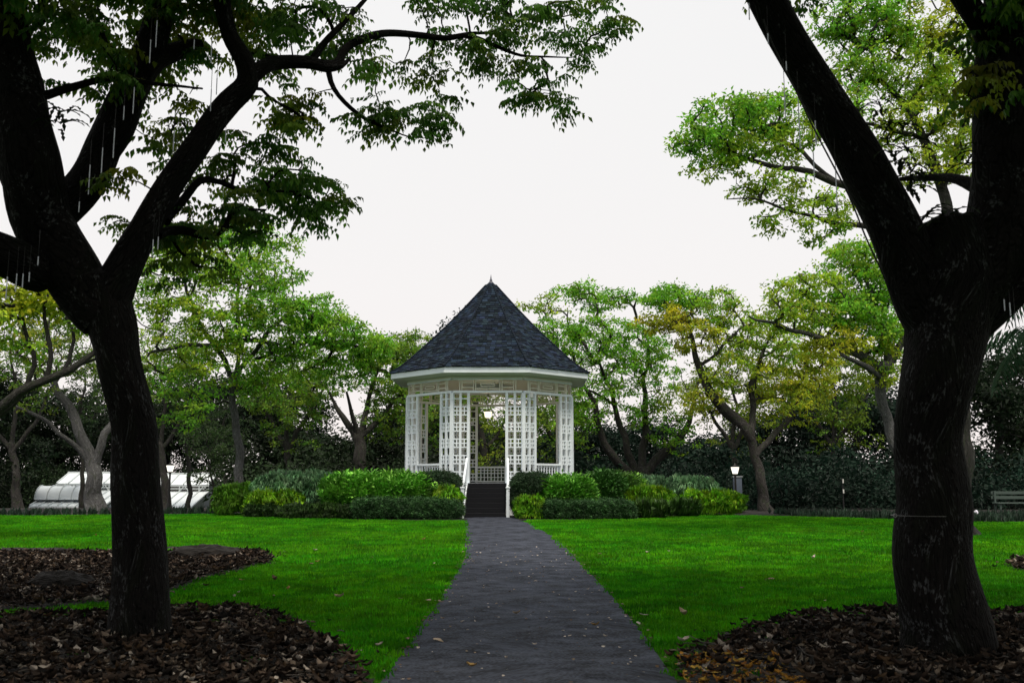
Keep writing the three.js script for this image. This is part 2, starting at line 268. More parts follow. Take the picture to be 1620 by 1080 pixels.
// ------------------------------------------------------------------ bandstand
const T8 = Math.tan(Math.PI / 8);
const bar = (a, b, w, h) => { const d = b.clone().sub(a), g = new THREE.BoxGeometry(w, h, d.length()), m = new THREE.Matrix4(); const z = d.clone().normalize(), x = V().crossVectors(Math.abs(z.y) > .95 ? V(1, 0, 0) : UP, z).normalize(), y = V().crossVectors(z, x); m.makeBasis(x, y, z).setPosition(a.clone().add(b).multiplyScalar(.5)); return g.applyMatrix4(m); };
{
  R = RNG(77);
  const base = V(-.81, .47, -37.5), g = thing('bandstand', base, 'white octagonal bandstand with lattice piers and a dark shingled roof', 'bandstand');
  g.rotation.y = -.012;
  const FL = 1.12, TOP = 4.26, CEIL = 4.74, a = 2.98; // floor, lintel, ceiling, apothem of the posts
  const corner = (k, ap, y) => { const t = (k + .5) * Math.PI / 4, r = ap / Math.cos(Math.PI / 8); return V(Math.sin(t) * r, y, Math.cos(t) * r); }; // side k lies between corners k-1 and k; side 0 faces +z
  const oct = (ap, y0, y1, mat, name, parent = g) => { const s = new THREE.Shape(); for (let k = 0; k < 8; k++) { const c = corner(k, ap, 0); k ? s.lineTo(c.x, -c.z) : s.moveTo(c.x, -c.z); } const e = new THREE.ExtrudeGeometry(s, { depth: y1 - y0, bevelEnabled: false }); e.rotateX(-Math.PI / 2); e.translate(0, y0, 0); return mesh(name, e, mat, parent); };
  oct(3.16, FL - .16, FL, whitePaint, 'floor_slab'); oct(2.95, FL + .002, FL + .03, stepDark, 'floor_boards');
  oct(3.02, -.3, FL - .16, whitePaint, 'plinth');
  oct(3.0, CEIL, CEIL + .06, warmLitPaint, 'ceiling');
  // roof: bell-cast octagon
  const prof = [[3.62, 5.07], [3.25, 5.31], [2.95, 5.57], [2.5, 6.02], [2.0, 6.53], [1.5, 7.06], [1.02, 7.6], [.5, 8.22], [.06, 8.74]];
  const roof = new THREE.Group(); roof.name = 'roof'; g.add(roof);
  { const p = [], i = []; prof.forEach(([ap, y], j) => { for (let k = 0; k < 8; k++) { const c = corner(k, ap - .03, y - .02); p.push(c.x, c.y, c.z); } if (j) for (let k = 0; k < 8; k++) { const A = (j - 1) * 8 + k, B = (j - 1) * 8 + (k + 1) % 8; i.push(A, B, A + 8, B, B + 8, A + 8); } }); const q = new THREE.BufferGeometry(); q.setAttribute('position', new THREE.Float32BufferAttribute(p, 3)); q.setIndex(i); mesh('roof_deck', q.toNonIndexed(), stepDark, roof); q.computeVertexNormals(); roof.children[0].geometry.computeVertexNormals(); }
  const cum = [0]; prof.forEach((q, j) => j && cum.push(cum[j - 1] + Math.hypot(q[0] - prof[j - 1][0], q[1] - prof[j - 1][1])));
  const atS = (s) => { let j = 0; while (j < cum.length - 2 && cum[j + 1] < s) j++; const t = (s - cum[j]) / (cum[j + 1] - cum[j]); return [lerp(prof[j][0], prof[j + 1][0], t), lerp(prof[j][1], prof[j + 1][1], t)]; };
  const shinMat = new THREE.MeshPhysicalMaterial({ vertexColors: true, roughness: .8, specularIntensity: .2 }), ROW = .128;
  for (let k = 0; k < 8; k++) {
    const n = V(Math.sin(k * Math.PI / 4), 0, Math.cos(k * Math.PI / 4)), s = V(n.z, 0, -n.x), geos = [];
    for (let y = 0; y < cum.at(-1) - .06; y += ROW) {
      const [a0, h0] = atS(y), [a1, h1] = atS(Math.min(cum.at(-1), y + ROW * 1.25)), hw = a0 * T8; let x = -hw - rr(0, .12);
      while (x < hw) {
        const w = rr(.12, .22), x0 = Math.max(x, -hw), x1 = Math.min(x + w - .008, hw); x += w; if (x1 - x0 < .02) continue;
        const lift = .03 + rr(0, .016), drop = rr(0, .02), hw1 = a1 * T8, p = [];
        const pt = (xx, ap, h, o) => { const c = n.clone().multiplyScalar(ap + o * .72).addScaledVector(s, xx); p.push(c.x, h + o * .7, c.z); };
        const t0 = clamp(x0, -hw1, hw1), t1 = clamp(x1, -hw1, hw1);
        pt(x0, a0, h0 - drop, lift); pt(x1, a0, h0 - drop, lift); pt(t1, a1, h1, .006); pt(t0, a1, h1, .006); pt(x0, a0, h0 - drop, .0); pt(x1, a0, h0 - drop, .0);
        const q = new THREE.BufferGeometry(); q.setAttribute('position', new THREE.Float32BufferAttribute(p, 3)); q.setIndex([0, 1, 2, 0, 2, 3, 4, 5, 1, 4, 1, 0, 4, 0, 3, 5, 2, 1]);
        const nq = q.toNonIndexed(); nq.computeVertexNormals(); const v = Math.exp(rr(-.8, .75)), c = [.0105 * v, .018 * v * rr(.9, 1.1), .03 * v * rr(.8, 1.2)], cc = []; for (let m = 0; m < nq.attributes.position.count; m++) cc.push(...c); nq.setAttribute('color', new THREE.Float32BufferAttribute(cc, 3)); geos.push(nq);
      }
    }
    mesh('roof_face', mergeGeometries(geos), shinMat, roof).userData.kind = 'stuff'; // shingles too small to pick apart
    const hp = [], hr = []; for (let y = 0; y <= cum.at(-1) - .02; y += .16) { const [ap, h] = atS(y); hp.push(corner(k, ap + .02, h + .02)); hr.push(.032); }
    mesh('hip_ridge', tube(hp, hr, 6, { rough: .12 }), new THREE.MeshPhysicalMaterial({ color: col(.009, .014, .022), roughness: .9, specularIntensity: .2 }), roof);
  }
  { const l = new THREE.LatheGeometry([[0, 8.62], [.13, 8.64], [.1, 8.74], [.045, 8.79], [.06, 8.83], [.03, 8.87], [.012, 9.0], [0, 9.07]].map(([x, y]) => new THREE.Vector2(x, y)), 12); mesh('finial', l, std({ color: col(.05, .055, .08), roughness: .5 }), roof); }
  // eaves
  for (let k = 0; k < 8; k++) {
    const t = k * Math.PI / 4, piece = (name, w, h, d, ap, y, mat) => { const b = mesh(name, new RoundedBoxGeometry(w, h, d, 1, .008), mat, g); b.position.set(Math.sin(t) * ap, y, Math.cos(t) * ap); b.rotation.y = t; return b; };
    piece('fascia', 2 * 3.58 * T8 + .014, .2, .035, 3.565, 4.965, whitePaint);
    const sp = [], A = corner(k - 1, 3.54, 4.88), B = corner(k, 3.54, 4.88), C = corner(k, 2.9, 4.8), D = corner(k - 1, 2.9, 4.8); for (const q of [A, B, C, D]) sp.push(q.x, q.y, q.z); for (const q of [A, B, C, D]) sp.push(q.x, q.y + .02, q.z);
    const q = new THREE.BufferGeometry(); q.setAttribute('position', new THREE.Float32BufferAttribute(sp, 3)); q.setIndex([0, 2, 1, 0, 3, 2, 4, 5, 6, 4, 6, 7, 0, 1, 5, 0, 5, 4, 2, 3, 7, 2, 7, 6]); const sq = q.toNonIndexed(); sq.computeVertexNormals(); mesh('soffit', sq, warmLitPaint, g);
    // frieze of fretwork above the openings
    const f = new THREE.Group(); f.name = 'frieze'; f.rotation.y = t; f.position.set(Math.sin(t) * a, 0, Math.cos(t) * a); g.add(f);
    const hw = a * T8, bx = (name, w, h, d, x, y, z = 0, m = whitePaint) => { const b = mesh(name, new RoundedBoxGeometry(w, h, d, 1, .006), m, f); b.position.set(x, y, z); return b; };
    bx('lintel', 2 * hw - .06, .09, .1, 0, TOP); bx('top_rail', 2 * hw - .06, .06, .1, 0, CEIL - .035);
    for (const x of [-.98, -.9, -.5, -.42, .42, .5, .9, .98]) bx('slat', .035, .384, .05, x, (TOP + CEIL) / 2 + .007, 0, warmLitPaint);
    for (const [x, w, y] of [[-.7, .36, 4.41], [.7, .36, 4.41], [-.7, .36, 4.58], [.7, .36, 4.58], [0, .8, 4.37], [0, .8, 4.62], [0, .5, 4.45], [0, .5, 4.54]]) bx('crossbar', w, .035, .04, x, y, 0, warmLitPaint);
    for (const x of [-.24, .24]) bx('crossbar', .035, .05, .04, x, 4.495, 0, warmLitPaint);
    // lattice piers either side of every corner
    const pier = new THREE.Group(); pier.name = 'lattice_pier'; g.add(pier); const cp = corner(k, a, 0); pier.position.copy(cp);
    const box = (name, x, y, z, w, h, d, ry, m = whitePaint) => { const b = mesh(name, new RoundedBoxGeometry(w, h, d, 1, .008), m, pier); b.position.set(x, y, z); b.rotation.y = ry; return b; };
    const H = TOP - .045 - FL, Y = FL + H / 2; box('post', 0, Y, 0, .13, H, .13, t + Math.PI / 8);
    const lat = [];
    for (const [side, face] of [[-1, k], [1, k + 1]]) {
      const ft = face * Math.PI / 4, e = V(Math.cos(ft), 0, -Math.sin(ft)).multiplyScalar(side), n = V(Math.sin(ft), 0, Math.cos(ft)), put = (s, o = 0) => e.clone().multiplyScalar(s).addScaledVector(n, o);
      for (const s of [.29, .57]) { const q = put(s); box('post', q.x, Y, q.z, s > .5 ? .1 : .085, H, .085, ft); }
      const rail = (s0, s1, y, h) => { const q0 = put(s0), q1 = put(s1); q0.y = q1.y = y; lat.push(bar(q0, q1, .03, h * 1.5)); };
      for (let y = FL + .1, i = 0; y < TOP - .12; y += .14, i++) { if (i % 4 === 3) continue; rail(.06, .255, y, .028); rail(.325, .53, y, .028); }
      for (let y = FL + .1, i = 0; y < TOP - .4; y += .56, i++) for (const s of [.165, .43]) { const q = put(s); lat.push(bar(V(q.x, y, q.z), V(q.x, Math.min(y + .28, TOP - .1), q.z), .04, .034)); }
    }
    mesh('lattice', mergeGeometries(lat), whitePaint, pier).userData.kind = 'stuff';
    // balustrades on the seven closed sides
    if (k !== 0) {
      const r = new THREE.Group(); r.name = 'balustrade'; r.rotation.y = t; r.position.set(Math.sin(t) * a, FL, Math.cos(t) * a); g.add(r);
      const half = hw - .615, rb = (name, w, h, d, x, y, z = 0) => { const b = mesh(name, new RoundedBoxGeometry(w, h, d, 1, .006), whitePaint, r); b.position.set(x, y, z); return b; };
      rb('handrail', half * 2 - .01, .07, .1, 0, .64); rb('bottom_rail', half * 2 - .01, .05, .06, 0, .08);
      const N = 9; for (let j = 1; j < N; j++) rb('baluster', .034, .497, .034, -half + 2 * half * j / N, .3545);
      if (k === 4 || k === 3 || k === 5) for (const y of [.24, .4, .52]) rb('bottom_rail', half * 2 - .02, .03, .024, 0, y);
    }
  }
  // steps, stringers and handrails towards +z
  const st = new THREE.Group(); st.name = 'steps'; g.add(st);
  for (let i = 0; i < 7; i++) { const h = FL * (7 - i) / 7 - .002, b = mesh('step', new RoundedBoxGeometry(1.3, .16, .3, 1, .012), stepDark, st); b.position.set(0, h - .08 - .16 * 0 - (i ? 0 : .004), 3.28 + i * .25); const rz = mesh('riser', new THREE.BoxGeometry(1.28, Math.max(.02, h - .17), .05), stepDark, st); rz.position.set(0, Math.max(.02, h - .17) / 2, 3.2 + i * .25); }
  for (const s of [-1, 1]) {
    const x = s * .7; const rail = mesh('stair_rail', bar(V(x, FL + .82, 3.12), V(s * .74, .86, 4.86), .07, .08), whitePaint, st);
    mesh('stringer', bar(V(x, FL - .14, 3.2), V(s * .72, .02, 4.86), .06, .26), whitePaint, st);
    const nw = mesh('newel_post', new RoundedBoxGeometry(.11, .98, .11, 1, .01), whitePaint, st); nw.position.set(s * .74, .45, 4.93);
    const cap = mesh('newel_cap', new RoundedBoxGeometry(.15, .05, .15, 1, .012), whitePaint, st); cap.position.set(s * .74, .965, 4.93);
    for (let i = 1; i < 7; i++) { const f = i / 7, b = mesh('baluster', new RoundedBoxGeometry(.03, .86, .03, 1, .004), whitePaint, st); b.position.set(lerp(x, s * .74, f), lerp(FL + .82, .86, f) - .46, lerp(3.12, 4.86, f)); }
  }
}
const glow = (c, e) => std({ color: col(.8, .78, .7), emissive: col(...c), emissiveIntensity: e, roughness: .5 });
{ // pendant lamp under the bandstand's ceiling
  const g = thing('pendant_lamp', V(-.9, 5.2, -37.3), 'glowing white lantern hanging from the bandstand ceiling', 'lamp');
  mesh('rod', new THREE.CylinderGeometry(.012, .012, .92, 8).translate(0, -.46, 0), black, g);
  mesh('lamp_cap', new THREE.CylinderGeometry(.03, .15, .06, 16).translate(0, -.93, 0), black, g);
  mesh('glass_shade', new THREE.LatheGeometry([[.0, -1.19], [.09, -1.185], [.12, -1.14], [.14, -.965], [0, -.962]].map(([x, y]) => new THREE.Vector2(x, y)), 16), glow([1, .86, .6], 1.6), g);
  const l = new THREE.PointLight(0xffd9a0, 2.5); l.position.set(0, -1.07, 0); l.castShadow = true; l.shadow.radius = 4; l.name = 'lamp_light'; g.add(l);
}
{ const g = thing('spotlight', V(.68, 5.25 - .62, -34.72), 'small white floodlight fixed high on the bandstand pier right of the steps', 'floodlight');
  mesh('housing', new RoundedBoxGeometry(.13, .2, .13, 2, .03), std({ color: col(.8, .8, .8), roughness: .4 }), g); mesh('bracket', new THREE.BoxGeometry(.04, .05, .16).translate(0, .03, -.14), whitePaint, g); }

// ------------------------------------------------------------------ lamps and small far things
function streetLamp(px, d, headPy, label) {
  const f = foot(px, d, 0), g = thing('street_lamp', f, label, 'lamp', 'lit garden lamps at the lawn edge'), h = P(px, headPy, d).y - f.y;
  mesh('post', new THREE.LatheGeometry([[.09, 0], [.09, .25], [.05, .32], [.04, h - .22], [.07, h - .18], [.07, h - .14], [0, h - .13]].map(([x, y]) => new THREE.Vector2(x, y)), 12), black, g);
  mesh('lantern_glass', new THREE.CylinderGeometry(.17, .1, .26, 6).translate(0, h, 0), glow([1, .95, .82], 1.5), g);
  mesh('lantern_cap', new THREE.LatheGeometry([[0, h + .3], [.02, h + .29], [.04, h + .22], [.2, h + .135], [0, h + .133]].map(([x, y]) => new THREE.Vector2(x, y)), 6), black, g);
  const l = new THREE.PointLight(0xfff0d0, .5); l.position.set(0, h, 0); l.castShadow = true; l.shadow.radius = 4; l.name = 'lamp_light'; g.add(l);
}
streetLamp(266, 43, 741, 'lit lantern on a black post before the white greenhouse');
streetLamp(1165, 40, 744, 'lit lantern on a black post beside a grey board');
{ const f = foot(1168, 40.6, 0), g = thing('notice_pillar', f, 'plain blue grey pillar board standing behind the right garden lamp', 'board'); const h = P(1168, 755, 40.6).y - f.y;
  const b = mesh('panel', new RoundedBoxGeometry(.34, h, .16, 2, .012), std({ color: col(.055, .075, .11), roughness: .7 }), g); b.position.y = h / 2; mesh('cap', new RoundedBoxGeometry(.4, .05, .22, 1, .01), std({ color: col(.16, .18, .21), roughness: .6 }), g).position.y = h + .026; }
{ const f = foot(1335, 40, 0), g = thing('marker_post', f, 'thin dark post with small white tags at the right lawn edge', 'post'); const h = P(1335, 757, 40).y - f.y;
  mesh('post', new THREE.CylinderGeometry(.025, .03, h, 8).translate(0, h / 2, 0), black, g); for (const y of [h - .1, h - .5]) mesh('tag', new RoundedBoxGeometry(.05, .16, .05, 1, .01).translate(.01, y, .045), std({ color: col(.6, .6, .58) }), g); }
{ const f = foot(1546, 33, 0), g = thing('cloth_bundle', f, 'small white and violet bundle lying at the lawn edge right of the trunk', 'bag');
  const s = new THREE.SphereGeometry(.17, 18, 12), p = s.attributes.position; for (let i = 0; i < p.count; i++) { const x = p.getX(i), y = p.getY(i), z = p.getZ(i), k = 1 + .25 * noise(x * 9, y * 9, z * 9); p.setXYZ(i, x * k * .9, Math.max(-.02, y * k * (x < 0 ? 1.5 : .8)), z * k); } s.computeVertexNormals(); mesh('sack', s, std({ color: col(.6, .6, .7) }), g);
  mesh('folded_flap', new THREE.SphereGeometry(.09, 12, 8).scale(1.3, .5, 1).translate(.12, .05, .08), std({ color: col(.4, .38, .75) }), g); }
{ const f = foot(1606, 34, 0), g = thing('garden_bench', f, 'pale green bench in the shade at the far right edge', 'bench'); const m = std({ color: col(.05, .075, .065), roughness: .8 });
  for (let i = 0; i < 4; i++) mesh('seat_slat', new RoundedBoxGeometry(1.3, .04, .1, 1, .008).translate(0, .44, -.18 + i * .12), m, g); for (let i = 0; i < 2; i++) mesh('back_slat', new RoundedBoxGeometry(1.3, .1, .03, 1, .008).translate(0, .62 + i * .16, -.26), m, g); for (const x of [-.55, .55]) { mesh('leg', new RoundedBoxGeometry(.06, .42, .06, 1, .008).translate(x, .21, .16), m, g); mesh('leg', new RoundedBoxGeometry(.06, .84, .06, 1, .008).translate(x, .42, -.21), m, g); } }

// white greenhouses beyond the left lawn
function greenhouse(x0, x1, d, rows, label, seed) {
  R = RNG(seed); const A = P(x0, 800, d), B = P(x1, 800, d), gy = ground(A.x, -d), g = thing('greenhouse', V((A.x + B.x) / 2, gy, -d), label, 'greenhouse', 'white greenhouses beyond the lawn'), W = B.x - A.x;
  const sheet = std({ color: col(.75, .82, .86), roughness: .35, side: THREE.DoubleSide }), frame = std({ color: col(.5, .55, .57), roughness: .5 }), dark = std({ color: col(.05, .07, .07), roughness: .6 }), pane = new THREE.MeshPhysicalMaterial({ color: 0xffffff, roughness: .05, transmission: 1, thickness: 0 });
  const hy = (py) => P(x0, py, d).y - gy, yT = hy(rows[0]), yC = hy(rows[1]), yW = hy(rows[2]), yB = hy(rows[3]);
  const slope = (name, ya, za, yb, zb, n, inset) => { for (let i = 0; i < n; i++) { const w = W / n - .05, x = -W / 2 + (i + .5) * W / n; const b = mesh(name, bar(V(x, ya, za), V(x, yb, zb), w, .05), sheet, g); b.position.y = rr(-.012, .012); } for (let i = 0; i <= n; i++) { const x = -W / 2 + i * W / n; mesh('rafter', bar(V(x, ya + .05, za), V(x, yb + .05, zb), .07, .08), frame, g); } };
  slope('roof_panel', yT, -1.6, yC, .1, 6); slope('roof_panel', yW, .2, yB, 3.4, 8);
  mesh('back_wall', new THREE.BoxGeometry(W, yW, .1).translate(0, yW / 2, -3.2), dark, g); mesh('ridge', bar(V(-W / 2 - .1, yT + .05, -1.6), V(W / 2 + .1, yT + .05, -1.6), .12, .12), frame, g);
  for (const y of [yC - .06, (yC + yW) / 2, yW + .04]) mesh('rail', bar(V(-W / 2, y, .16), V(W / 2, y, .16), .07, .06), frame, g);
  const N = 8; for (let i = 0; i < N; i++) { const a = -W / 2 + i * W / N, b = a + W / N, m = (a + b) / 2; mesh('window_post', bar(V(a, yW, .16), V(a, yC, .16), .06, .06), frame, g); if (i % 2) { mesh('brace', bar(V(a, yW + .05, .2), V(m, yC - .05, .2), .05, .05), frame, g); mesh('brace', bar(V(m, yC - .05, .2), V(b, yW + .05, .2), .05, .05), frame, g); } const pn = mesh('pane', new THREE.BoxGeometry(W / N - .06, yC - yW - .1, .012).translate(m, (yC + yW) / 2, .1), pane, g); }
  for (let i = 0; i < 4; i++) mesh('post', new THREE.CylinderGeometry(.06, .06, yB, 8).translate(-W / 2 + .1 + i * (W - .2) / 3, yB / 2, 3.3), frame, g); mesh('gutter', bar(V(-W / 2, yB - .04, 3.45), V(W / 2, yB - .04, 3.45), .14, .1), sheet, g);
}
greenhouse(88, 200, 62, [748, 765, 777, 799], 'white stepped greenhouse roof left of the nearest left trunk', 3);
greenhouse(206, 330, 64, [750, 767, 779, 801], 'white stepped greenhouse roof behind the left garden lamp', 4);
{ const A = P(102, 800, 60), gy = ground(A.x, -60), g = thing('polytunnel', V(A.x, gy, -60), 'low rounded white tunnel at the left end of the greenhouses', 'greenhouse'); const r = .8;
  const c = new THREE.CylinderGeometry(r, r, 3, 24, 1, false, -Math.PI / 2, Math.PI).rotateZ(Math.PI / 2).rotateX(-Math.PI / 2); mesh('cover', c.rotateY(.0).translate(0, P(78, 790, 60).y - gy, 0), std({ color: col(.7, .77, .82), roughness: .35, side: THREE.DoubleSide }), g);
  for (let i = 0; i < 5; i++) mesh('hoop', new THREE.TorusGeometry(r + .03, .03, 6, 20, Math.PI).rotateY(Math.PI / 2).translate(-1.45 + i * .72, P(78, 790, 60).y - gy, 0), std({ color: col(.45, .5, .52) }), g); }
{ const A = P(346, 800, 66), gy = ground(A.x, -66), g = thing('shed_wall', V(A.x, gy, -66), 'plain white sheet wall right of the greenhouses behind thin stems', 'shed'); const h = P(346, 766, 66).y - gy;
  for (let i = 0; i < 3; i++) mesh('wall_panel', new THREE.BoxGeometry(.62, h - i * .02, .06).translate(-.65 + i * .65, h / 2, 0), std({ color: col(.72, .78, .82), roughness: .4 }), g); mesh('roof_edge', new THREE.BoxGeometry(2.1, .06, .5).translate(0, h + .04, -.1), std({ color: col(.5, .55, .58) }), g); }
// ------------------------------------------------------------------ the trees in front
const GREEN = [.07, .17, .02], YELLOW = [.3, .26, .02], DARK = [.028, .062, .022], DEEP = [.02, .05, .025];
const near = { bark: barkDark, leaves: sprays, leafMat: leafNear, per: 2, spread: .17, flat: .8, gap: 2.6, fill: 1.05, thr: .12, tall: 1.2, rough: .12, step: .1, seg: 26, wig: .12, twig: .0065, twigStep: .14, leafTints: [leafMat({ color: col(.045, .13, .016) }), leafMat({ color: col(.07, .18, .018) }), leafMat({ color: col(.17, .18, .015) })], singles: 120, green: [.06, .18, .018], yellow: [.3, .3, .014], tint: .06 };
tree({ ...near, seed: 101, name: 'rain_tree', label: 'black barked spreading tree standing left of the path, its fork low', flare: .28,
  limbs: [
    L([[222, 1045, 9.8, .3], [222, 1010, 9.8, .27], [222, 900, 9.8, .243], [214, 780, 9.8, .225], [205, 650, 9.8, .21], [190, 560, 9.8, .21], [170, 490, 9.8, .25], [148, 440, 9.8, .29]]),
    L([[165, 500, 9.8, .25], [110, 420, 9.7, .28], [66, 340, 9.5, .28], [42, 240, 9.3, .27], [18, 110, 9.2, .25], [-5, -40, 9.1, .23], [-60, -250, 8.8, .18], [-120, -480, 8.4, .1]]),
    L([[80, 340, 9.6, .2], [130, 290, 9.8, .19], [168, 225, 10, .18], [205, 140, 10.2, .17], [240, 60, 10.4, .155], [268, -10, 10.6, .14], [330, -160, 10.8, .1], [420, -380, 11, .05]]),
    L([[120, 290, 9.8, .13], [190, 215, 10, .12], [235, 105, 10.3, .12], [280, 85, 10.6, .1], [318, 70, 10.8, .05]]),
    L([[160, 500, 9.8, .24], [198, 425, 9.8, .18], [230, 360, 9.8, .15], [275, 285, 9.9, .138], [320, 220, 10, .13], [365, 160, 10.1, .125], [392, 128, 10.2, .12], [388, 95, 10.2, .1], [368, 55, 10.2, .085], [350, -20, 10.1, .09], [330, -160, 10, .06], [300, -330, 9.6, .03]]),
    L([[388, 128, 10.2, .1], [412, 108, 10.3, .085], [440, 99, 10.5, .08], [487, 97, 10.7, .075], [520, 106, 10.9, .065], [545, 103, 11, .035], [552, 94, 11.1, .015]]),
    L([[500, 100, 10.8, .05], [535, 100, 11, .05], [548, 78, 11.1, .048], [603, 52, 11.4, .045], [671, 54, 11.8, .04], [705, 59, 12, .036], [739, 57, 12.2, .03], [790, 74, 12.5, .024], [829, 88, 12.7, .018], [870, 91, 12.9, .012], [905, 91, 13, .006]]),
    L([[700, 59, 12, .025], [740, 53, 12.3, .022], [776, 50, 12.6, .018], [814, 34, 12.9, .014], [880, 28, 13.2, .01], [930, 14, 13.4, .006]]),
    L([[495, 92, 10.8, .045], [510, 70, 10.9, .04], [535, 42, 11, .034], [574, -2, 11.2, .025], [620, -60, 11.4, .015]]),
    L([[519, 105, 10.9, .035], [522, 130, 10.9, .03], [533, 152, 10.9, .026], [562, 181, 11, .024], [590, 196, 11.1, .018], [612, 204, 11.2, .012], [645, 216, 11.3, .008], [682, 219, 11.4, .004]]),
    L([[262, 350, 9.9, .05], [290, 320, 10.1, .045], [318, 288, 10.3, .04], [345, 290, 10.5, .03], [385, 303, 10.8, .024], [445, 301, 11.1, .014], [490, 300, 11.4, .006]]),
    L([[250, 372, 9.9, .05], [290, 366, 10.1, .045], [330, 376, 10.3, .04], [358, 362, 10.5, .034], [372, 338, 10.7, .025], [420, 332, 11, .012]]),
    L([[60, 150, 9.3, .05], [110, 135, 9.4, .04], [180, 122, 9.6, .03], [250, 134, 9.8, .02], [320, 140, 10, .01]]),
    L([[60, 430, 9.6, .2], [20, 410, 9.3, .2], [-60, 380, 8.9, .18], [-200, 300, 8.3, .12]]),
    L([[60, 330, 9.4, .2], [8, 240, 9.3, .16], [-20, 130, 9.2, .13], [-40, 0, 9, .09]]),
  ],
  blobs: [[180, 20, 10.5, 170, 60, 1.6, 84, .1], [330, 10, 10.8, 90, 60, 1.2, 30, .5], [80, 40, 9, 110, 70, 1.2, 22], [240, 170, 10.6, 90, 60, 1.2, 14, .3], [470, 20, 11.2, 90, 30, 1, 16], [440, 70, 11, 60, 60, .8, 12], [540, 60, 11.4, 60, 50, .6, 8],
    [690, 15, 12.2, 70, 26, .6, 8], [760, 40, 12.5, 90, 34, .6, 10], [860, 20, 13, 100, 26, .7, 16], [940, 35, 13.3, 66, 40, .6, 11], [730, 100, 12.2, 70, 34, .5, 8], [640, 110, 12, 50, 30, .4, 3], [790, 110, 12.5, 60, 34, .5, 7], [860, 130, 12.9, 60, 36, .5, 9], [920, 95, 13, 50, 26, .4, 5], [640, 190, 11.3, 66, 30, .5, 11], [570, 160, 11, 50, 40, .5, 4], [690, 190, 11.4, 24, 22, .3, 3],
    [470, 180, 11, 46, 30, .6, 9, .4], [440, 240, 11.2, 80, 40, .9, 14], [480, 310, 11.4, 76, 36, .8, 22], [370, 340, 10.8, 90, 60, 1, 16], [300, 250, 10.8, 80, 60, 1, 10, .2], [240, 330, 10.4, 80, 50, 1, 12, .3], [290, 400, 10.4, 70, 40, .8, 8],
    [-40, -200, 8.6, 260, 130, 2.2, 60], [330, -240, 10.4, 330, 150, 2.4, 80], [700, -160, 12.2, 280, 110, 2, 50], [100, -560, 7.5, 420, 200, 3, 70], [-500, 100, 8, 250, 250, 2, 30]],
  shadeCanopy: [[-4.5, 9.8, -7, 5, 1.3, 5.5, 620, 1.8], [-4, 9, 2, 5, 1.6, 6, 420, 2], [-10, 8.5, -6, 4, 2, 6, 200, 1.8], [-11, 4.6, -4, 2.4, 3, 6, 300, 2], [-3, 4.6, 9, 7, 3.4, 3, 380, 2.1]] });
// crowns reach overhead; unseen leaf masses beside and behind the camera added for shade
tree({ ...near, seed: 102, name: 'rain_tree', label: 'thick black barked tree right of the path, parting into two great limbs', flare: .3, rough: .085,
  limbs: [
    L([[1492, 1075, 9, .42], [1486, 1030, 9, .385], [1474, 900, 9, .335], [1470, 780, 9, .305], [1470, 690, 9, .288], [1478, 620, 9, .305], [1491, 550, 9, .335], [1504, 490, 9, .375], [1510, 430, 9, .4], [1505, 360, 9, .3]]),
    L([[1488, 540, 9, .22], [1466, 480, 9, .26], [1442, 425, 9, .255], [1410, 350, 8.9, .23], [1372, 280, 8.8, .21], [1328, 195, 8.7, .19], [1282, 110, 8.6, .175], [1236, 35, 8.5, .165], [1188, -40, 8.4, .155], [1080, -220, 8.1, .12], [940, -480, 7.6, .07], [800, -800, 7, .03]]),
    L([[1512, 520, 9, .26], [1535, 470, 9, .29], [1565, 400, 9, .31], [1590, 300, 8.9, .32], [1604, 190, 8.8, .32], [1612, 80, 8.7, .31], [1618, -60, 8.6, .28], [1640, -280, 8.4, .2], [1600, -560, 8, .1]]),
    L([[1590, 120, 8.8, .12], [1560, 50, 8.6, .11], [1525, 0, 8.4, .1], [1460, -90, 8.1, .07], [1380, -220, 7.6, .03]]),
    L([[1560, 300, 9.1, .09], [1520, 285, 9.4, .05], [1480, 282, 9.8, .04], [1420, 284, 10.2, .02]]),
    L([[1522, 530, 9, .16], [1570, 490, 9, .15], [1630, 440, 8.9, .12], [1720, 350, 8.6, .1], [1850, 220, 8.2, .08]]),
  ],
  blobs: [[1600, 20, 8.2, 60, 40, .6, 10], [1560, 130, 8.4, 40, 70, .5, 5, .5], [1450, -260, 8, 420, 150, 2.4, 90], [1000, -420, 7.6, 420, 170, 2.4, 80], [1800, -100, 8.4, 200, 250, 1.6, 50], [700, -700, 6.2, 420, 260, 2.6, 70]],
  shadeCanopy: [[4, 9.8, -7, 5, 1.3, 5.5, 620, 1.8], [3.5, 9, 2, 5, 1.6, 6, 420, 2], [10, 8.5, -6, 4, 2, 6, 200, 1.8], [11, 4.6, -4, 2.4, 3, 6, 300, 2], [5, 4.6, 9, 7, 3.4, 3, 380, 2.1]] });

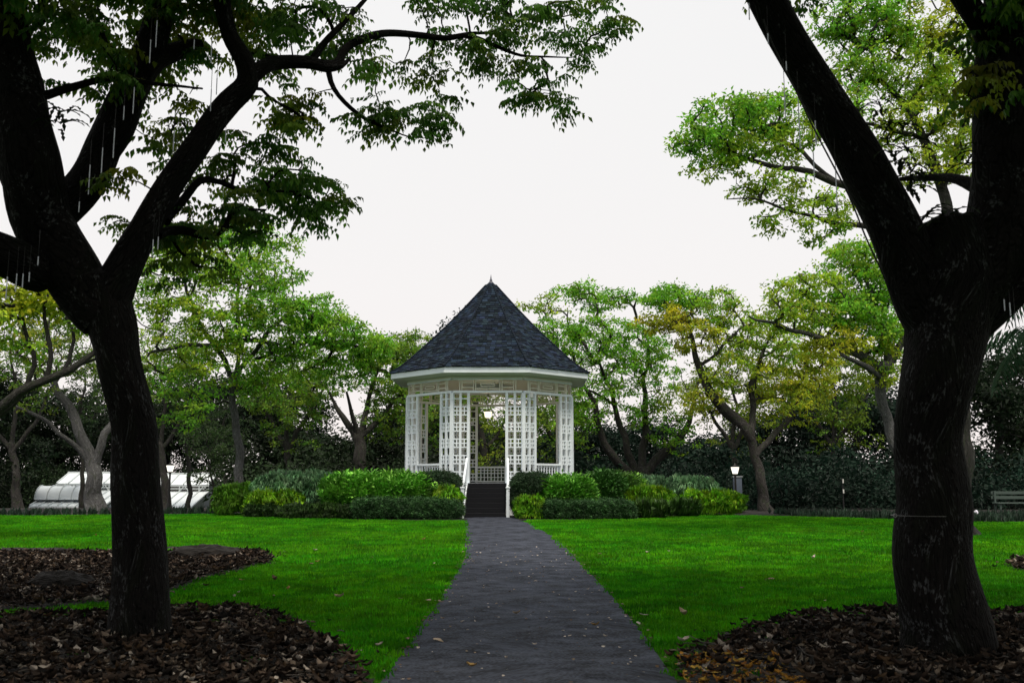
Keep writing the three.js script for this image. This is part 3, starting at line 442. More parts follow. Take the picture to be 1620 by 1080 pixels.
function fern(px, py, d, s, label, dir) { // dark strap-leaved epiphyte
  R = RNG(px); const g = thing('epiphytic_fern', P(px, py, d), label, 'fern', 'ferns rooted on the branches'); const m = leafMat({ color: col(.015, .026, .01), transmission: .15 });
  for (let i = 0; i < 16; i++) { const t = Tri(), a = rr(0, PER), o = V(Math.cos(a), 0, Math.sin(a)), l = s * rr(.6, 1.2); let p = V(rr(-.06, .06), rr(-.12, .12), rr(-.06, .06)); for (let j = 0; j < 5; j++) { const dr = o.clone().add(V(dir * .4, .7 - j * .38, 0)).normalize(); addLeaf(t, p, dr, V(0, 1, 0).add(o.clone().multiplyScalar(.4)), l / 3.2, s * .13, .2, .1); p = p.clone().addScaledVector(dr, l / 5); } mesh('frond', triGeo(t), m, g); }
}
fern(1425, 250, 8.6, .3, 'dark ragged fern on the upper side of the leaning limb', .4); fern(1440, 292, 8.7, .3, 'dark ragged fern on the limb just above the fork', .4); fern(1500, 345, 8.8, .34, 'dark fern growing in the fork of the right tree', 0); fern(1412, 215, 8.6, .22, 'smallest dark fern, highest on the leaning limb', .4); fern(1548, 170, 8.7, .26, 'dark fern hanging on the inner side of the upright right limb', -.4); fern(1556, 250, 8.8, .3, 'lower dark fern on the inner side of the upright right limb', -.4); fern(1392, 178, 8.6, .2, 'tuft of dark fern at mid height of the leaning limb', .4); fern(95, 190, 9.1, .3, 'dark fern clinging to the leftmost limb of the left tree', .5);
{ // thin wire ring round the right trunk, cable along its limb
  const c = P(1472, 815, 9), g = thing('wire_ring', c, 'thin wire ring tied round the right trunk at lamp height', 'wire'); mesh('loop', new THREE.TorusGeometry(.33, .0022, 6, 48).rotateX(Math.PI / 2), std({ color: col(.2, .2, .2), roughness: .4, metalness: .6 }), g); mesh('knot', new THREE.TorusGeometry(.015, .004, 6, 12).translate(-.33, 0, .05), std({ color: col(.3, .3, .3), roughness: .4, metalness: .6 }), g);
  const cab = smoothLimb([[1208, 30, 8.2], [1240, 105, 8.25], [1275, 180, 8.3], [1312, 250, 8.35], [1345, 315, 8.4], [1372, 380, 8.45], [1400, 440, 8.5]].map(([x, y, d]) => [P(x, y, d), .008]), .1, .08); const o = cab.pts[0].clone(); tag(mesh('cable', tube(cab.pts.map((p) => p.clone().sub(o)), cab.rad, 6), black), 'thin black cable running down the leaning right limb', 'cable').position.copy(o); }
// hanging light tubes
const tubeMat = std({ color: col(.5, .52, .55), emissive: col(.8, .86, 1), emissiveIntensity: .06, roughness: .4 });
const TUBES = [[248, 32, 75, 9.6], [238, 62, 100, 9.6], [212, 137, 180, 9.5], [196, 167, 190, 9.5], [181, 202, 250, 9.4], [162, 233, 282, 9.4], [142, 260, 308, 9.4], [125, 318, 336, 9.4], [307, 62, 78, 9.9], [335, 60, 100, 9.9], [343, 122, 150, 9.9], [334, 140, 176, 9.8], [275, 208, 240, 9.8], [357, 205, 225, 10], [242, 378, 404, 9.7], [250, 374, 395, 9.7], [11, 437, 474, 9], [26, 432, 462, 9], [36, 432, 455, 9], [46, 430, 446, 9], [60, 405, 420, 9],
  [1185, 4, 32, 8.1], [1215, 52, 70, 8.2], [1244, 96, 112, 8.2], [1241, 136, 188, 8.3], [1263, 155, 236, 8.3], [1287, 240, 286, 8.4], [1322, 262, 330, 8.4], [1290, 190, 230, 8.4], [1589, 473, 492, 8.8], [1598, 478, 500, 8.8], [1606, 496, 520, 8.8]];
TUBES.forEach(([x, y0, y1, d], i) => { const a = P(x, y0, d), b = P(x, y1, d), h = a.y - b.y; const ORD = ['first', 'second', 'third', 'fourth', 'fifth', 'sixth', 'seventh', 'eighth'], g = thing('light_tube', a, i < 8 ? `slim white tube, ${ORD[i]} from the top of the slanting row on the left tree` : i < 14 ? `slim white tube, ${ORD[i - 8]} from the left hanging about the left tree's middle limbs` : i < 16 ? `short white tube, ${i < 15 ? 'left' : 'right'} of the pair below the left tree's right limb` : i < 21 ? `slim white tube, ${ORD[i - 16]} from the left under the lowest left limb` : i < 29 ? `slim white tube, ${ORD[i - 21]} down the leaning limb of the right tree` : `slim white tube, ${ORD[i - 29]} from the left at the far right edge`, 'light tube', i < 21 ? 'light tubes in the left tree' : i < 29 ? 'light tubes on the leaning limb' : 'light tubes at the right edge');
  mesh('tube', new THREE.CapsuleGeometry(.005, h - .014, 3, 8).translate(0, -h / 2, 0), tubeMat, g); mesh('hanger', new THREE.CylinderGeometry(.003, .003, .25, 5).translate(0, .125, 0), black, g); });

// ------------------------------------------------------------------ the trees round the lawn
const mid = { bark: barkGrey, twigBark: barkBrown, leaves: tuftMid, leafMat: leafMid, per: 3, spread: .3, flat: .6, gap: 1.3, fill: 2.45, tall: 1.5, rough: .1, step: .3, seg: 10, wig: .3, twig: .011, twigStep: .4, green: [.16, .45, .026], yellow: [.56, .54, .025], tint: .03 };
tree({ ...mid, seed: 201, name: 'lawn_tree', label: 'broad bright green tree with a straight pale stem behind the left lawn',
  limbs: [[[foot(378, 38), .2], ...L([[377, 760, 38, .17], [374, 700, 38, .15], [372, 640, 38, .14], [370, 590, 38, .13]])], L([[370, 600, 38, .11], [340, 550, 37.5, .1], [310, 500, 37, .08], [290, 440, 36.6, .05]]), L([[370, 600, 38, .1], [400, 560, 37.6, .09], [440, 510, 37, .07], [480, 480, 36.6, .04]]), L([[372, 600, 38, .09], [378, 540, 38.4, .08], [375, 470, 38.6, .06], [380, 410, 38.8, .03]]), L([[440, 545, 37.4, .07], [380, 540, 37, .09], [300, 548, 36.6, .07], [240, 556, 36, .05]]), L([[400, 570, 38, .08], [470, 545, 38, .07], [540, 540, 38.4, .05], [590, 545, 39, .03]])],
  blobs: [[300, 395, 37, 70, 28, 1.6, 30, .1], [400, 380, 38, 75, 20, 1.6, 30, .05], [350, 430, 36.8, 90, 26, 1.8, 36, .2], [260, 460, 36.4, 70, 40, 1.6, 30, .15], [420, 440, 37, 60, 28, 1.6, 28, .1], [330, 490, 36.6, 90, 30, 1.8, 30, .3], [450, 490, 37, 66, 26, 1.8, 36], [520, 525, 37.6, 60, 22, 1.8, 34], [580, 548, 38.6, 40, 18, 1.4, 24], [500, 495, 37.6, 50, 20, 1.6, 24], [545, 575, 38.6, 50, 26, 1.6, 26], [430, 590, 38, 60, 30, 1.8, 22], [290, 620, 37, 60, 40, 1.6, 16], [400, 525, 37, 80, 26, 2, 28, .05], [290, 545, 36.4, 80, 26, 1.6, 24, .3], [480, 560, 38, 70, 22, 1.8, 24], [350, 580, 37, 90, 26, 1.6, 18, .2]] });
tree({ ...mid, seed: 202, name: 'lawn_tree', label: 'pale grey tree forking low, left of the nearest left trunk', 
  limbs: [[[foot(150, 42), .42], ...L([[148, 780, 42, .33], [145, 740, 42, .29], [132, 705, 42, .24], [118, 665, 42, .2], [95, 625, 42, .16], [72, 590, 42, .12]])], L([[148, 750, 42, .2], [160, 705, 42, .18], [185, 660, 42.5, .14], [215, 610, 43, .1]]), L([[140, 735, 42, .12], [110, 700, 41.6, .1], [60, 660, 41, .08], [20, 640, 40.6, .05]])],
  blobs: [[60, 500, 41, 90, 50, 2, 26, .35], [140, 540, 42, 80, 40, 2, 22], [200, 590, 43, 60, 40, 2, 18], [60, 600, 41, 80, 40, 2, 14]], green: [.1, .22, .025] });
tree({ ...mid, seed: 203, name: 'spreading_tree', label: 'tree outside the left edge reaching in with bare dark limbs', bark: barkBrown, per: 3,
  limbs: [[[foot(-190, 22), .4], ...L([[-180, 760, 22, .34], [-150, 720, 22, .3], [-90, 690, 22, .22]])], L([[-100, 695, 22, .18], [-20, 655, 22, .12], [50, 615, 22, .1], [110, 580, 22, .08], [150, 556, 22.2, .06], [200, 520, 22.4, .03]]), L([[-60, 680, 22, .1], [10, 650, 22.4, .09], [70, 600, 22.6, .06], [150, 568, 23, .03]]), L([[40, 620, 22, .06], [55, 560, 22, .05], [30, 510, 22, .04], [15, 470, 22, .03]]), L([[70, 605, 22, .06], [85, 540, 22, .05], [70, 490, 22, .035], [95, 450, 22, .02]]), L([[100, 585, 22, .05], [120, 530, 22.2, .04], [105, 490, 22.4, .03]])],
  blobs: [[40, 470, 22, 70, 26, 1, 18, .6], [110, 455, 22.4, 60, 24, 1, 12, .5], [20, 540, 22, 50, 40, .8, 5, .2], [140, 500, 22.4, 30, 26, .6, 6, .2], [-100, 450, 22, 120, 80, 1.6, 20, .4]] });
tree({ ...mid, seed: 204, name: 'lawn_tree', label: 'dark trunked tree with bare low boughs just left of the bandstand', bark: barkBrown,
  limbs: [[[foot(568, 45), .36], ...L([[568, 745, 45, .3], [568, 710, 45, .26], [566, 688, 45, .24]])], L([[566, 695, 45, .18], [553, 672, 45, .15], [535, 645, 45, .1], [520, 622, 45, .05], [505, 600, 45, .03]]), L([[567, 695, 45, .18], [578, 660, 45.4, .14], [585, 620, 46, .09], [600, 580, 46.4, .05]]), L([[566, 690, 45, .12], [560, 655, 44.6, .09], [548, 620, 44, .05]]), L([[570, 690, 45, .14], [610, 650, 46, .1], [650, 610, 46.5, .06]])],
  blobs: [[600, 560, 46, 44, 24, 1.6, 34], [650, 545, 47, 40, 18, 1.6, 24], [610, 605, 46, 44, 26, 1.6, 26], [655, 590, 47, 34, 30, 1.6, 26], [640, 650, 46, 40, 34, 1.6, 26], [500, 590, 45, 40, 26, 1.4, 16], [460, 620, 45, 40, 30, 1.6, 16], [600, 660, 46, 36, 26, 1.4, 12]], green: [.13, .3, .025] });
tree({ ...mid, seed: 205, name: 'lawn_tree', label: 'many limbed green tree just right of the bandstand', bark: barkBrown,
  limbs: [[[foot(1012, 46), .42], ...L([[1012, 765, 46, .38], [1010, 745, 46, .36]])], L([[1008, 758, 46, .24], [975, 728, 45.6, .2], [955, 695, 45.2, .17], [944, 655, 45, .13], [930, 622, 44.6, .09], [912, 590, 44.2, .05]]), L([[1010, 755, 46, .2], [992, 710, 46, .17], [982, 675, 46, .14], [974, 635, 46, .11], [958, 595, 45.6, .08], [945, 560, 45, .05]]), L([[1012, 750, 46, .2], [1020, 700, 46.4, .17], [1022, 660, 46.6, .15], [1018, 620, 46.8, .11], [1025, 570, 47, .07], [1020, 520, 47, .04]]), L([[1014, 755, 46, .24], [1045, 725, 46, .22], [1072, 695, 46, .17], [1090, 665, 46, .12], [1100, 625, 46, .08], [1110, 590, 46, .05]]), L([[975, 640, 46, .07], [930, 618, 45.6, .05], [900, 605, 45, .03]])],
  blobs: [[915, 462, 46, 40, 10, 1.4, 14], [960, 475, 46.4, 46, 12, 1.6, 22], [865, 482, 45.4, 40, 10, 1.2, 9, .3], [880, 525, 45, 46, 16, 1.6, 24], [950, 530, 46, 60, 20, 2, 40], [1010, 545, 46.6, 50, 24, 2, 34], [900, 570, 44.8, 46, 18, 1.6, 24], [965, 585, 46, 50, 20, 1.8, 24], [1040, 590, 46.4, 40, 24, 1.8, 18], [940, 640, 45, 36, 24, 1.4, 14], [910, 610, 44.6, 30, 20, 1.2, 8], [1075, 640, 46, 40, 22, 1.4, 10, .4], [990, 635, 46, 40, 24, 1.4, 12], [1040, 655, 46, 40, 26, 1.4, 12], [1070, 690, 46, 40, 20, 1.2, 8], [900, 665, 45, 30, 26, 1.2, 12]] });
tree({ ...mid, seed: 206, name: 'lawn_tree', label: 'yellowing tree with a mossy leaning bough behind the right garden lamp', bark: barkBrown, yellow: [.6, .5, .02], tint: -.08,
  limbs: [[[foot(1212, 42), .27], ...L([[1208, 790, 42, .22], [1200, 750, 42, .2], [1192, 710, 42, .19], [1186, 675, 42, .19]])], L([[1188, 695, 42, .2], [1165, 665, 42, .24], [1138, 640, 42, .24], [1118, 610, 42, .19], [1104, 580, 42, .15], [1096, 545, 42, .1], [1085, 510, 42, .05]]), L([[1190, 700, 42, .16], [1190, 655, 42.3, .14], [1190, 610, 42.6, .12], [1200, 575, 42.8, .09], [1215, 540, 43, .05]]), L([[1196, 720, 42, .14], [1230, 680, 42.6, .12], [1262, 640, 43, .1], [1285, 590, 43.4, .06]]), L([[1105, 580, 42, .08], [1130, 560, 42, .07], [1170, 520, 42.4, .04]])],
  blobs: [[1060, 505, 42, 46, 14, 1.6, 26, .75], [1065, 472, 42.6, 50, 14, 1.8, 34], [1120, 485, 42.4, 50, 20, 1.8, 30, .3], [1100, 530, 42, 46, 20, 1.8, 24, .6], [1180, 520, 42.4, 50, 24, 1.8, 32, .35], [1240, 545, 43, 50, 26, 1.8, 30, .3], [1150, 580, 42.4, 50, 24, 1.8, 24, .4], [1220, 600, 43, 50, 24, 1.8, 28, .6], [1285, 590, 43.4, 40, 30, 1.8, 26, .6], [1250, 640, 43, 46, 26, 1.6, 20, .5], [1110, 640, 42, 40, 20, 1.4, 10, .6], [1300, 560, 43.4, 30, 26, 1.4, 16, .5]] });
tree({ ...mid, seed: 207, name: 'lawn_tree', label: 'green tree with a pale stem beside the right front trunk',
  limbs: [[[foot(1432, 34), .24], ...L([[1425, 740, 34, .2], [1412, 700, 34, .18], [1402, 660, 34, .17], [1398, 610, 34, .19], [1402, 575, 34, .22]])], L([[1404, 590, 34, .2], [1375, 570, 33.8, .18], [1340, 552, 33.6, .15], [1308, 540, 33.4, .11], [1270, 524, 33, .08], [1225, 512, 32.6, .06], [1185, 500, 32.4, .03]]), L([[1400, 600, 34, .14], [1368, 578, 33, .1], [1330, 560, 32.6, .06]]), L([[1403, 580, 34, .16], [1400, 530, 34.4, .13], [1385, 480, 34.6, .09], [1370, 430, 34.8, .05]]), L([[1404, 580, 34, .15], [1440, 520, 34, .12], [1480, 460, 34, .07]])],
  blobs: [[1350, 415, 34.8, 50, 24, 1.5, 34, .15], [1390, 455, 34.6, 40, 30, 1.5, 32], [1290, 455, 34, 56, 16, 1.4, 22, .25], [1330, 490, 34, 66, 20, 1.6, 44], [1260, 500, 33, 50, 16, 1.4, 16, .3], [1380, 520, 34, 50, 26, 1.6, 34], [1320, 540, 33.6, 50, 18, 1.4, 18, .7], [1400, 570, 34, 40, 30, 1.5, 20, .4], [1470, 480, 34, 60, 60, 1.6, 30], [1240, 470, 33, 30, 20, 1, 8, .3]] });
tree({ ...mid, seed: 208, name: 'lawn_tree', label: 'tall tree behind the right front tree, its layered crown reaching left', bark: barkBrown, per: 3, spread: .22, size: .75, gap: 1.9, twigStep: .3, fill: 2, tall: 1.25,
  limbs: [[[foot(1520, 24), .34], ...L([[1515, 700, 24, .28], [1510, 600, 24, .26], [1505, 480, 24, .24], [1500, 420, 24, .2]])], L([[1505, 440, 24, .15], [1440, 380, 23.8, .13], [1380, 310, 23.6, .11], [1320, 285, 23.4, .09], [1260, 268, 23.2, .07], [1190, 255, 23, .05], [1130, 232, 22.8, .03], [1085, 228, 22.6, .015]]), L([[1440, 380, 23.8, .1], [1390, 358, 23.6, .08], [1330, 352, 23.4, .06], [1270, 340, 23.2, .04], [1200, 318, 23, .025], [1150, 315, 22.8, .012]]), L([[1320, 285, 23.4, .06], [1270, 240, 23.6, .05], [1220, 215, 23.6, .03]]), L([[1505, 430, 24, .16], [1490, 300, 24.2, .13], [1450, 200, 24.4, .1], [1400, 130, 24.6, .06], [1340, 80, 24.6, .03]]), L([[1490, 300, 24.2, .1], [1530, 200, 24.4, .07], [1540, 100, 24.6, .04]]), L([[1460, 220, 24.4, .06], [1400, 200, 24.2, .05], [1340, 190, 24, .03]])],
  blobs: [[1110, 225, 22.8, 46, 24, 1, 22], [1150, 190, 23, 60, 26, 1.2, 34], [1210, 180, 23.4, 50, 34, 1.2, 34, .1], [1180, 235, 23, 60, 20, 1.2, 24, .2], [1260, 225, 23.4, 50, 34, 1.2, 24, .3], [1310, 170, 23.8, 60, 34, 1.2, 26, .2], [1210, 290, 23, 60, 14, 1, 9, .3], [1250, 305, 23.2, 70, 20, 1, 10, .3], [1140, 265, 22.8, 50, 16, .8, 6, .3], [1330, 320, 23.4, 50, 26, 1, 10, .3], [1240, 350, 23.2, 40, 16, .8, 7, .3], [1300, 360, 23.4, 40, 20, .8, 7, .2],
    [1340, 30, 24.6, 56, 24, 1.2, 34], [1400, 50, 24.6, 66, 34, 1.4, 44, .1], [1470, 40, 24.6, 60, 30, 1.4, 34, .6], [1350, 110, 24.4, 50, 24, 1.2, 22, .1], [1430, 120, 24.4, 70, 34, 1.4, 44, .3], [1500, 150, 24.4, 50, 50, 1.4, 40, .35], [1440, 190, 24.2, 66, 26, 1.4, 26, .4], [1520, 230, 24.2, 40, 50, 1.2, 30, .4], [1470, 260, 24, 50, 22, 1.2, 16, .5], [1400, -40, 24.6, 120, 40, 1.6, 40], [1540, 60, 24.6, 40, 50, 1.4, 20, .3]] });
tree({ ...mid, seed: 209, name: 'lawn_tree', label: 'leaning dark tree seen through the bandstand', bark: barkBrown, green: [.12, .26, .025], size: 1,
  limbs: [[[foot(775, 52), .26], ...L([[770, 740, 52, .22], [762, 700, 52, .2], [752, 650, 52, .17], [744, 600, 52, .1]])], L([[765, 715, 52, .1], [790, 680, 52.4, .08], [815, 640, 53, .04]])],
  blobs: [[740, 640, 52, 40, 30, 2, 24], [800, 660, 53, 50, 30, 2, 34, .1], [790, 720, 52, 60, 22, 1.6, 34, .15], [830, 610, 53, 40, 24, 1.6, 16, .2], [860, 670, 53, 36, 40, 1.6, 24], [700, 650, 52, 40, 50, 1.6, 20]] });

// further lawn trees whose broad crowns overlap behind
const deep = { ...mid, bark: barkBrown, green: [.075, .21, .016], yellow: [.32, .35, .02], per: 3, spread: .36, size: 1.2, fill: 2.4 };
[[20, 54, 480, 110, .1, 'broad green crown between the left edge and the left trunk'], [255, 56, 520, 90, 0, 'mid green crown low behind the bright left tree'], [455, 54, 560, 80, .05, 'mid green tree between the bright left tree and the dark trunked one'], [670, 55, 560, 60, 0, 'mid green tree peeping out left of the bandstand roof'], [880, 56, 590, 60, .1, 'mid green tree hugging the right side of the bandstand'], [1160, 56, 560, 80, .3, 'loose yellow green tree behind the mossy bough'], [1320, 54, 560, 80, .25, 'mid green tree between the yellowing tree and the pale stem']].forEach(([px, d, top, hw, t, label], i) => tree({ ...deep, seed: 260 + i, name: 'lawn_tree', label,
  limbs: [[[foot(px + 8, d), .26], [P(px + 4, 750, d), .2], [P(px - 3, 700, d), .17]], [[P(px - 2, 712, d), .12], [P(px - hw * .4, 660, d), .09], [P(px - hw * .7, lerp(top, 700, .45), d), .05]], [[P(px - 2, 715, d), .13], [P(px + hw * .35, 660, d + .5), .1], [P(px + hw * .7, lerp(top, 700, .4), d + 1), .05]], [[P(px - 3, 705, d), .13], [P(px + 5, 650, d), .1], [P(px - 4, lerp(top, 700, .3), d), .05]]],
  blobs: [[px, top + 22, d, hw * .7, 22, 2, 18, t], [px - hw * .55, top + 60, d, hw * .5, 22, 2, 16, t], [px + hw * .55, top + 52, d, hw * .5, 22, 2, 16, t], [px, top + 80, d, hw * .8, 26, 2, 20, t], [px + hw * .2, top + 120, d, hw * .7, 26, 2, 10, t]] }));

// dark wood behind
for (const [px, d, top, r, label] of [[128, 58, 600, .14, 'thin dark stem before the left half of the greenhouse'], [297, 58, 620, .14, 'thin dark stem before the right half of the greenhouse'], [350, 60, 660, .12, 'slim leaning stem before the white sheet wall'], [333, 50, 700, .06, 'slender young tree with drooping leaves before the white sheet wall']])
  tree({ ...mid, seed: px, name: 'slender_tree', label, bark: barkBrown, green: [.03, .07, .018], yellow: [.07, .11, .02], limbs: [[[foot(px, d), r], [P(px + 3, 760, d), r * .85], [P(px - 4, lerp(760, top, .6), d), r * .65], [P(px + 6, top, d), r * .3]]], blobs: [[px, top, d, 46, 30, 1.6, 16], [px + 10, top + 40, d, 40, 26, 1.4, 12]] });
const woodProto = { bark: barkBrown, leaves: [tuftFar], leafMat: leafFar, per: 5, spread: 1.1, flat: .6, rough: .1, step: .8, seg: 8, wig: .4, twig: .02, twigStep: 1.2, yellow: [.14, .15, .02] };
const WOOD = [ // px, top, half width, depth, tone
  [-60, 560, 90, 56, 0], [20, 610, 70, 80, 0], [95, 620, 70, 84, 0], [190, 600, 70, 80, 0], [265, 575, 66, 86, 0], [335, 590, 60, 82, 0], [412, 585, 44, 66, 0], [455, 610, 50, 68, 0], [505, 690, 46, 64, 0], [555, 700, 46, 70, 0], [610, 640, 44, 72, 0], [668, 600, 42, 66, 0], [740, 478, 46, 86, 1], [725, 660, 40, 70, 0], [800, 680, 50, 78, 0], [870, 680, 40, 70, 1], [925, 655, 46, 66, 1], [985, 668, 50, 72, 1], [1050, 675, 50, 66, 1], [1110, 690, 46, 74, 1], [1165, 690, 44, 66, 1], [1225, 640, 54, 62, 1], [1290, 600, 56, 66, 1], [1350, 590, 56, 60, 1], [1415, 600, 56, 66, 1], [1580, 560, 60, 52, 0], [1650, 520, 80, 56, 0]];
WOOD.forEach(([px, top, hw, d, tone], i) => {
  const f = foot(px, d, .2), tp = P(px, top, d), sc = 1575 / d, bot = 790, mid = (top + bot) / 2;
  const nth = ['first', 'second', 'third', 'fourth', 'fifth', 'sixth', 'seventh', 'eighth', 'ninth', 'tenth', 'eleventh', 'twelfth'], zone = (q) => q === WOOD[12][0] ? 9 : q < 600 ? 0 : q < 900 ? 1 : q < 1500 ? 2 : 3, place = nth[WOOD.filter((w) => zone(w[0]) === zone(px) && w[0] < px).length];
  const label = i === 12 ? 'tall distant round topped tree showing behind the bandstand roof' : px < 600 ? `dark dense tree, ${place} from the left in the wood behind the left lawn` : px < 900 ? `dark dense tree, ${place} from the left of those behind the bandstand` : px < 1500 ? `dense dark tree, ${place} from the left in the wood behind the right lawn` : `dark dense tree, ${place} from the left beyond the right front trunk`;
  const n = Math.round(hw * (bot - top) / sc / sc * 1.5 * (i === 12 ? .8 : 1)) + 16;
  tree({ ...woodProto, seed: 300 + i, name: 'woodland_tree', label, group: i === 12 ? undefined : px < 600 ? 'trees of the wood left' : px < 900 ? 'trees behind the bandstand' : px < 1500 ? 'trees of the wood right' : 'trees beyond the right trunk', green: tone ? [.007, .022, .014] : [.007, .02, .007], yellow: tone ? [.02, .055, .026] : [.035, .06, .01],
    limbs: [[[f, .3], [P(px - 3, 770, d), .24], [P(px + 4, lerp(790, top, .5), d), .18], [P(px, lerp(790, top, .8), d), .08]]],
    blobs: [[px, lerp(top, bot, .3), d, hw, (bot - top) * .3, hw / sc, Math.round(n * .55)], [px, lerp(top, bot, px > 40 && px < 370 ? .52 : .68), d - 1, hw * 1.05, (bot - top) * (px > 40 && px < 370 ? .24 : .32), hw / sc, Math.round(n * .45)]] });
});
// ------------------------------------------------------------------ shrubs round the bandstand
const dm = new THREE.Object3D();
const shrubLeaf = (() => { R = RNG(41); const t = Tri(); for (let i = 0; i < 22; i++) { const a = rr(0, PER), o = V(Math.cos(a) * rr(.02, .12), rr(-.08, .1), Math.sin(a) * rr(.02, .12)); addLeaf(t, o, V(Math.cos(a) * rr(.3, 1), rr(.1, 1), Math.sin(a) * rr(.3, 1)).normalize(), UP.clone().add(rdir().multiplyScalar(.5)).normalize(), rr(.07, .12), rr(.03, .05)); } return triGeo(t); })();
const fineLeaf = (() => { R = RNG(42); const t = Tri(); for (let i = 0; i < 26; i++) { const o = rdir().multiplyScalar(rr(.02, .1)); addLeaf(t, o, rdir().add(V(0, .5, 0)).normalize(), rdir(), rr(.035, .06), rr(.018, .028)); } return triGeo(t); })();
const feather = (() => { R = RNG(43); const t = Tri(); for (let i = 0; i < 24; i++) { const a = rr(0, PER), d = V(Math.cos(a) * rr(.2, .9), 1, Math.sin(a) * rr(.2, .9)).normalize(); const l = rr(.12, .24); addLeaf(t, V(0, 0, 0), d, V(d.x, .3, d.z), l, .02, .1, .5); addLeaf(t, d.clone().multiplyScalar(l * .7), V(d.x, -.1, d.z).normalize(), UP, l * .6, .018, .1, .6); } return triGeo(t); })();
const blade = (() => { R = RNG(44); const t = Tri(); for (let i = 0; i < 16; i++) { const a = rr(0, PER), o = V(rr(-.05, .05), 0, rr(-.05, .05)), d = V(Math.cos(a) * .5, 1, Math.sin(a) * .5).normalize(); addLeaf(t, o, d, V(Math.cos(a), .2, Math.sin(a)), rr(.2, .34), .022, .1, .5); } return triGeo(t); })();
function shrub(name, label, x0, x1, yTop, yBot, d, depth, o) {
  R = RNG(Math.round(x0 * 7 + yTop)); const A = P(x0, yBot, d), B = P(x1, yBot, d), top = P((x0 + x1) / 2, yTop, d).y, cx = (A.x + B.x) / 2, gy = ground(cx, -d), h = top - gy, w = (B.x - A.x) / 2, g = thing(name, V(cx, gy, -d), label, o.category ?? 'shrub');
  const pw = o.square ?? 2.4, M = [], C = [], sup = (v) => Math.sign(v) * Math.pow(Math.abs(v), 2 / pw);
  const surf = (q, k) => { const lump = 1 + (o.lump ?? .14) * noise(q.x * 2.2 + cx, q.y * 2.2, q.z * 2.2 + d) + (o.lump ?? .14) * .7 * noise(q.x * 6, q.y * 5 + cx, q.z * 6); return V(sup(q.x) * w * k * lump, Math.max(.02, h * .5 + sup(q.y) * h * .5 * k * lump), sup(q.z) * depth * k * lump); };
  { const s = new THREE.IcosahedronGeometry(1, 3), p = s.attributes.position; for (let i = 0; i < p.count; i++) { const v = surf(V(p.getX(i), p.getY(i), p.getZ(i)), .8); p.setXYZ(i, v.x, v.y, v.z); } s.computeVertexNormals(); mesh('dark_core', s, std({ color: col(...o.green.map((c) => c * .35)), roughness: 1 }), g); }  // added solid core in darkened green, blocks light between the leaves
  const area = w * h * 4 + depth * h * 4 + w * depth * 4, n = Math.round(area * (o.density ?? 70));
  for (let i = 0; i < n; i++) { const b = V(rr(-1, 1), rr(-1, 1), rr(-1, 1)), f = R() * 3 | 0; b.setComponent(f, b.getComponent(f) < 0 ? -1 : 1); const e = pw > 3 ? pw / 2 : 1, q = V(Math.sign(b.x) * Math.abs(b.x) ** e, Math.sign(b.y) * Math.abs(b.y) ** e, Math.sign(b.z) * Math.abs(b.z) ** e).normalize(); if (q.z < -.55 || q.y < -.75) continue; const v = surf(q, rr(.82, 1)); dm.position.copy(v); dm.rotation.set(rr(-.4, .4) + (o.lean ?? 0) * q.z, rr(0, PER), rr(-.4, .4) - (o.lean ?? 0) * q.x); dm.scale.setScalar(rr(.7, 1.3) * (o.size ?? 1)); dm.updateMatrix(); M.push(dm.matrix.clone()); const k = Math.exp(rr(-.8, .35)), t = clamp(rr(-.4, .6) + .5 * noise(v.x * 2, v.y * 2, v.z * 2), 0, 1); C.push(col(...o.green.map((c, j) => lerp(c, o.tip[j], t) * k))); }
  copies('foliage', o.leaf, leafShrub, M, C, g);
}
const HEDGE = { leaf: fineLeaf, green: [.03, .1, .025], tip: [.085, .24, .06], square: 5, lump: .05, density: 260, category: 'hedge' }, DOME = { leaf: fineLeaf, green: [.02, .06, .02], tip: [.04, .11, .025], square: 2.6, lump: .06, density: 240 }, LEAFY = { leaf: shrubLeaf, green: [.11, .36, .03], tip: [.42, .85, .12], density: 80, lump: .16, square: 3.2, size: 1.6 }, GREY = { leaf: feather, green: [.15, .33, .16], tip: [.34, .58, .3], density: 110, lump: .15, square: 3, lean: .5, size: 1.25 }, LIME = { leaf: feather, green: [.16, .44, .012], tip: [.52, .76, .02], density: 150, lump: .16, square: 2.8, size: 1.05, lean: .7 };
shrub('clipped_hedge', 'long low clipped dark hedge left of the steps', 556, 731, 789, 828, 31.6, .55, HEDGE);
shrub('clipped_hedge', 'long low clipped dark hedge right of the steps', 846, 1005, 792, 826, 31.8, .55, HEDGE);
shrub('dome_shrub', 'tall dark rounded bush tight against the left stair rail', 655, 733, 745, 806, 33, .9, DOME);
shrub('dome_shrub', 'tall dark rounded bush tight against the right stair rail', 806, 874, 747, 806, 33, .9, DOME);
shrub('leafy_shrub', 'broad bright leafy shrub behind the left hedge', 512, 690, 755, 812, 32.8, .9, LEAFY);
shrub('leafy_shrub', 'squarish bright leafy shrub behind the right hedge', 866, 938, 759, 812, 32.6, .7, LEAFY);
shrub('leafy_shrub', 'darker green leafy shrub below the bandstand’s right pier', 926, 985, 752, 806, 34, .9, { ...LEAFY, green: [.05, .17, .025], tip: [.12, .32, .05] });
shrub('leafy_shrub', 'small loose shrub between the left dome bush and hedge', 676, 724, 768, 806, 32.2, .4, { ...LEAFY, size: .8, green: [.05, .14, .02] });
shrub('leafy_shrub', 'soft green rounded shrub beyond the right hedge end', 955, 1012, 756, 800, 35, .8, { ...LEAFY, green: [.07, .17, .03] });
shrub('feathery_shrub', 'grey green feathery shrub mass left of the bright leafy shrub', 408, 540, 755, 815, 34.2, 1.2, GREY);
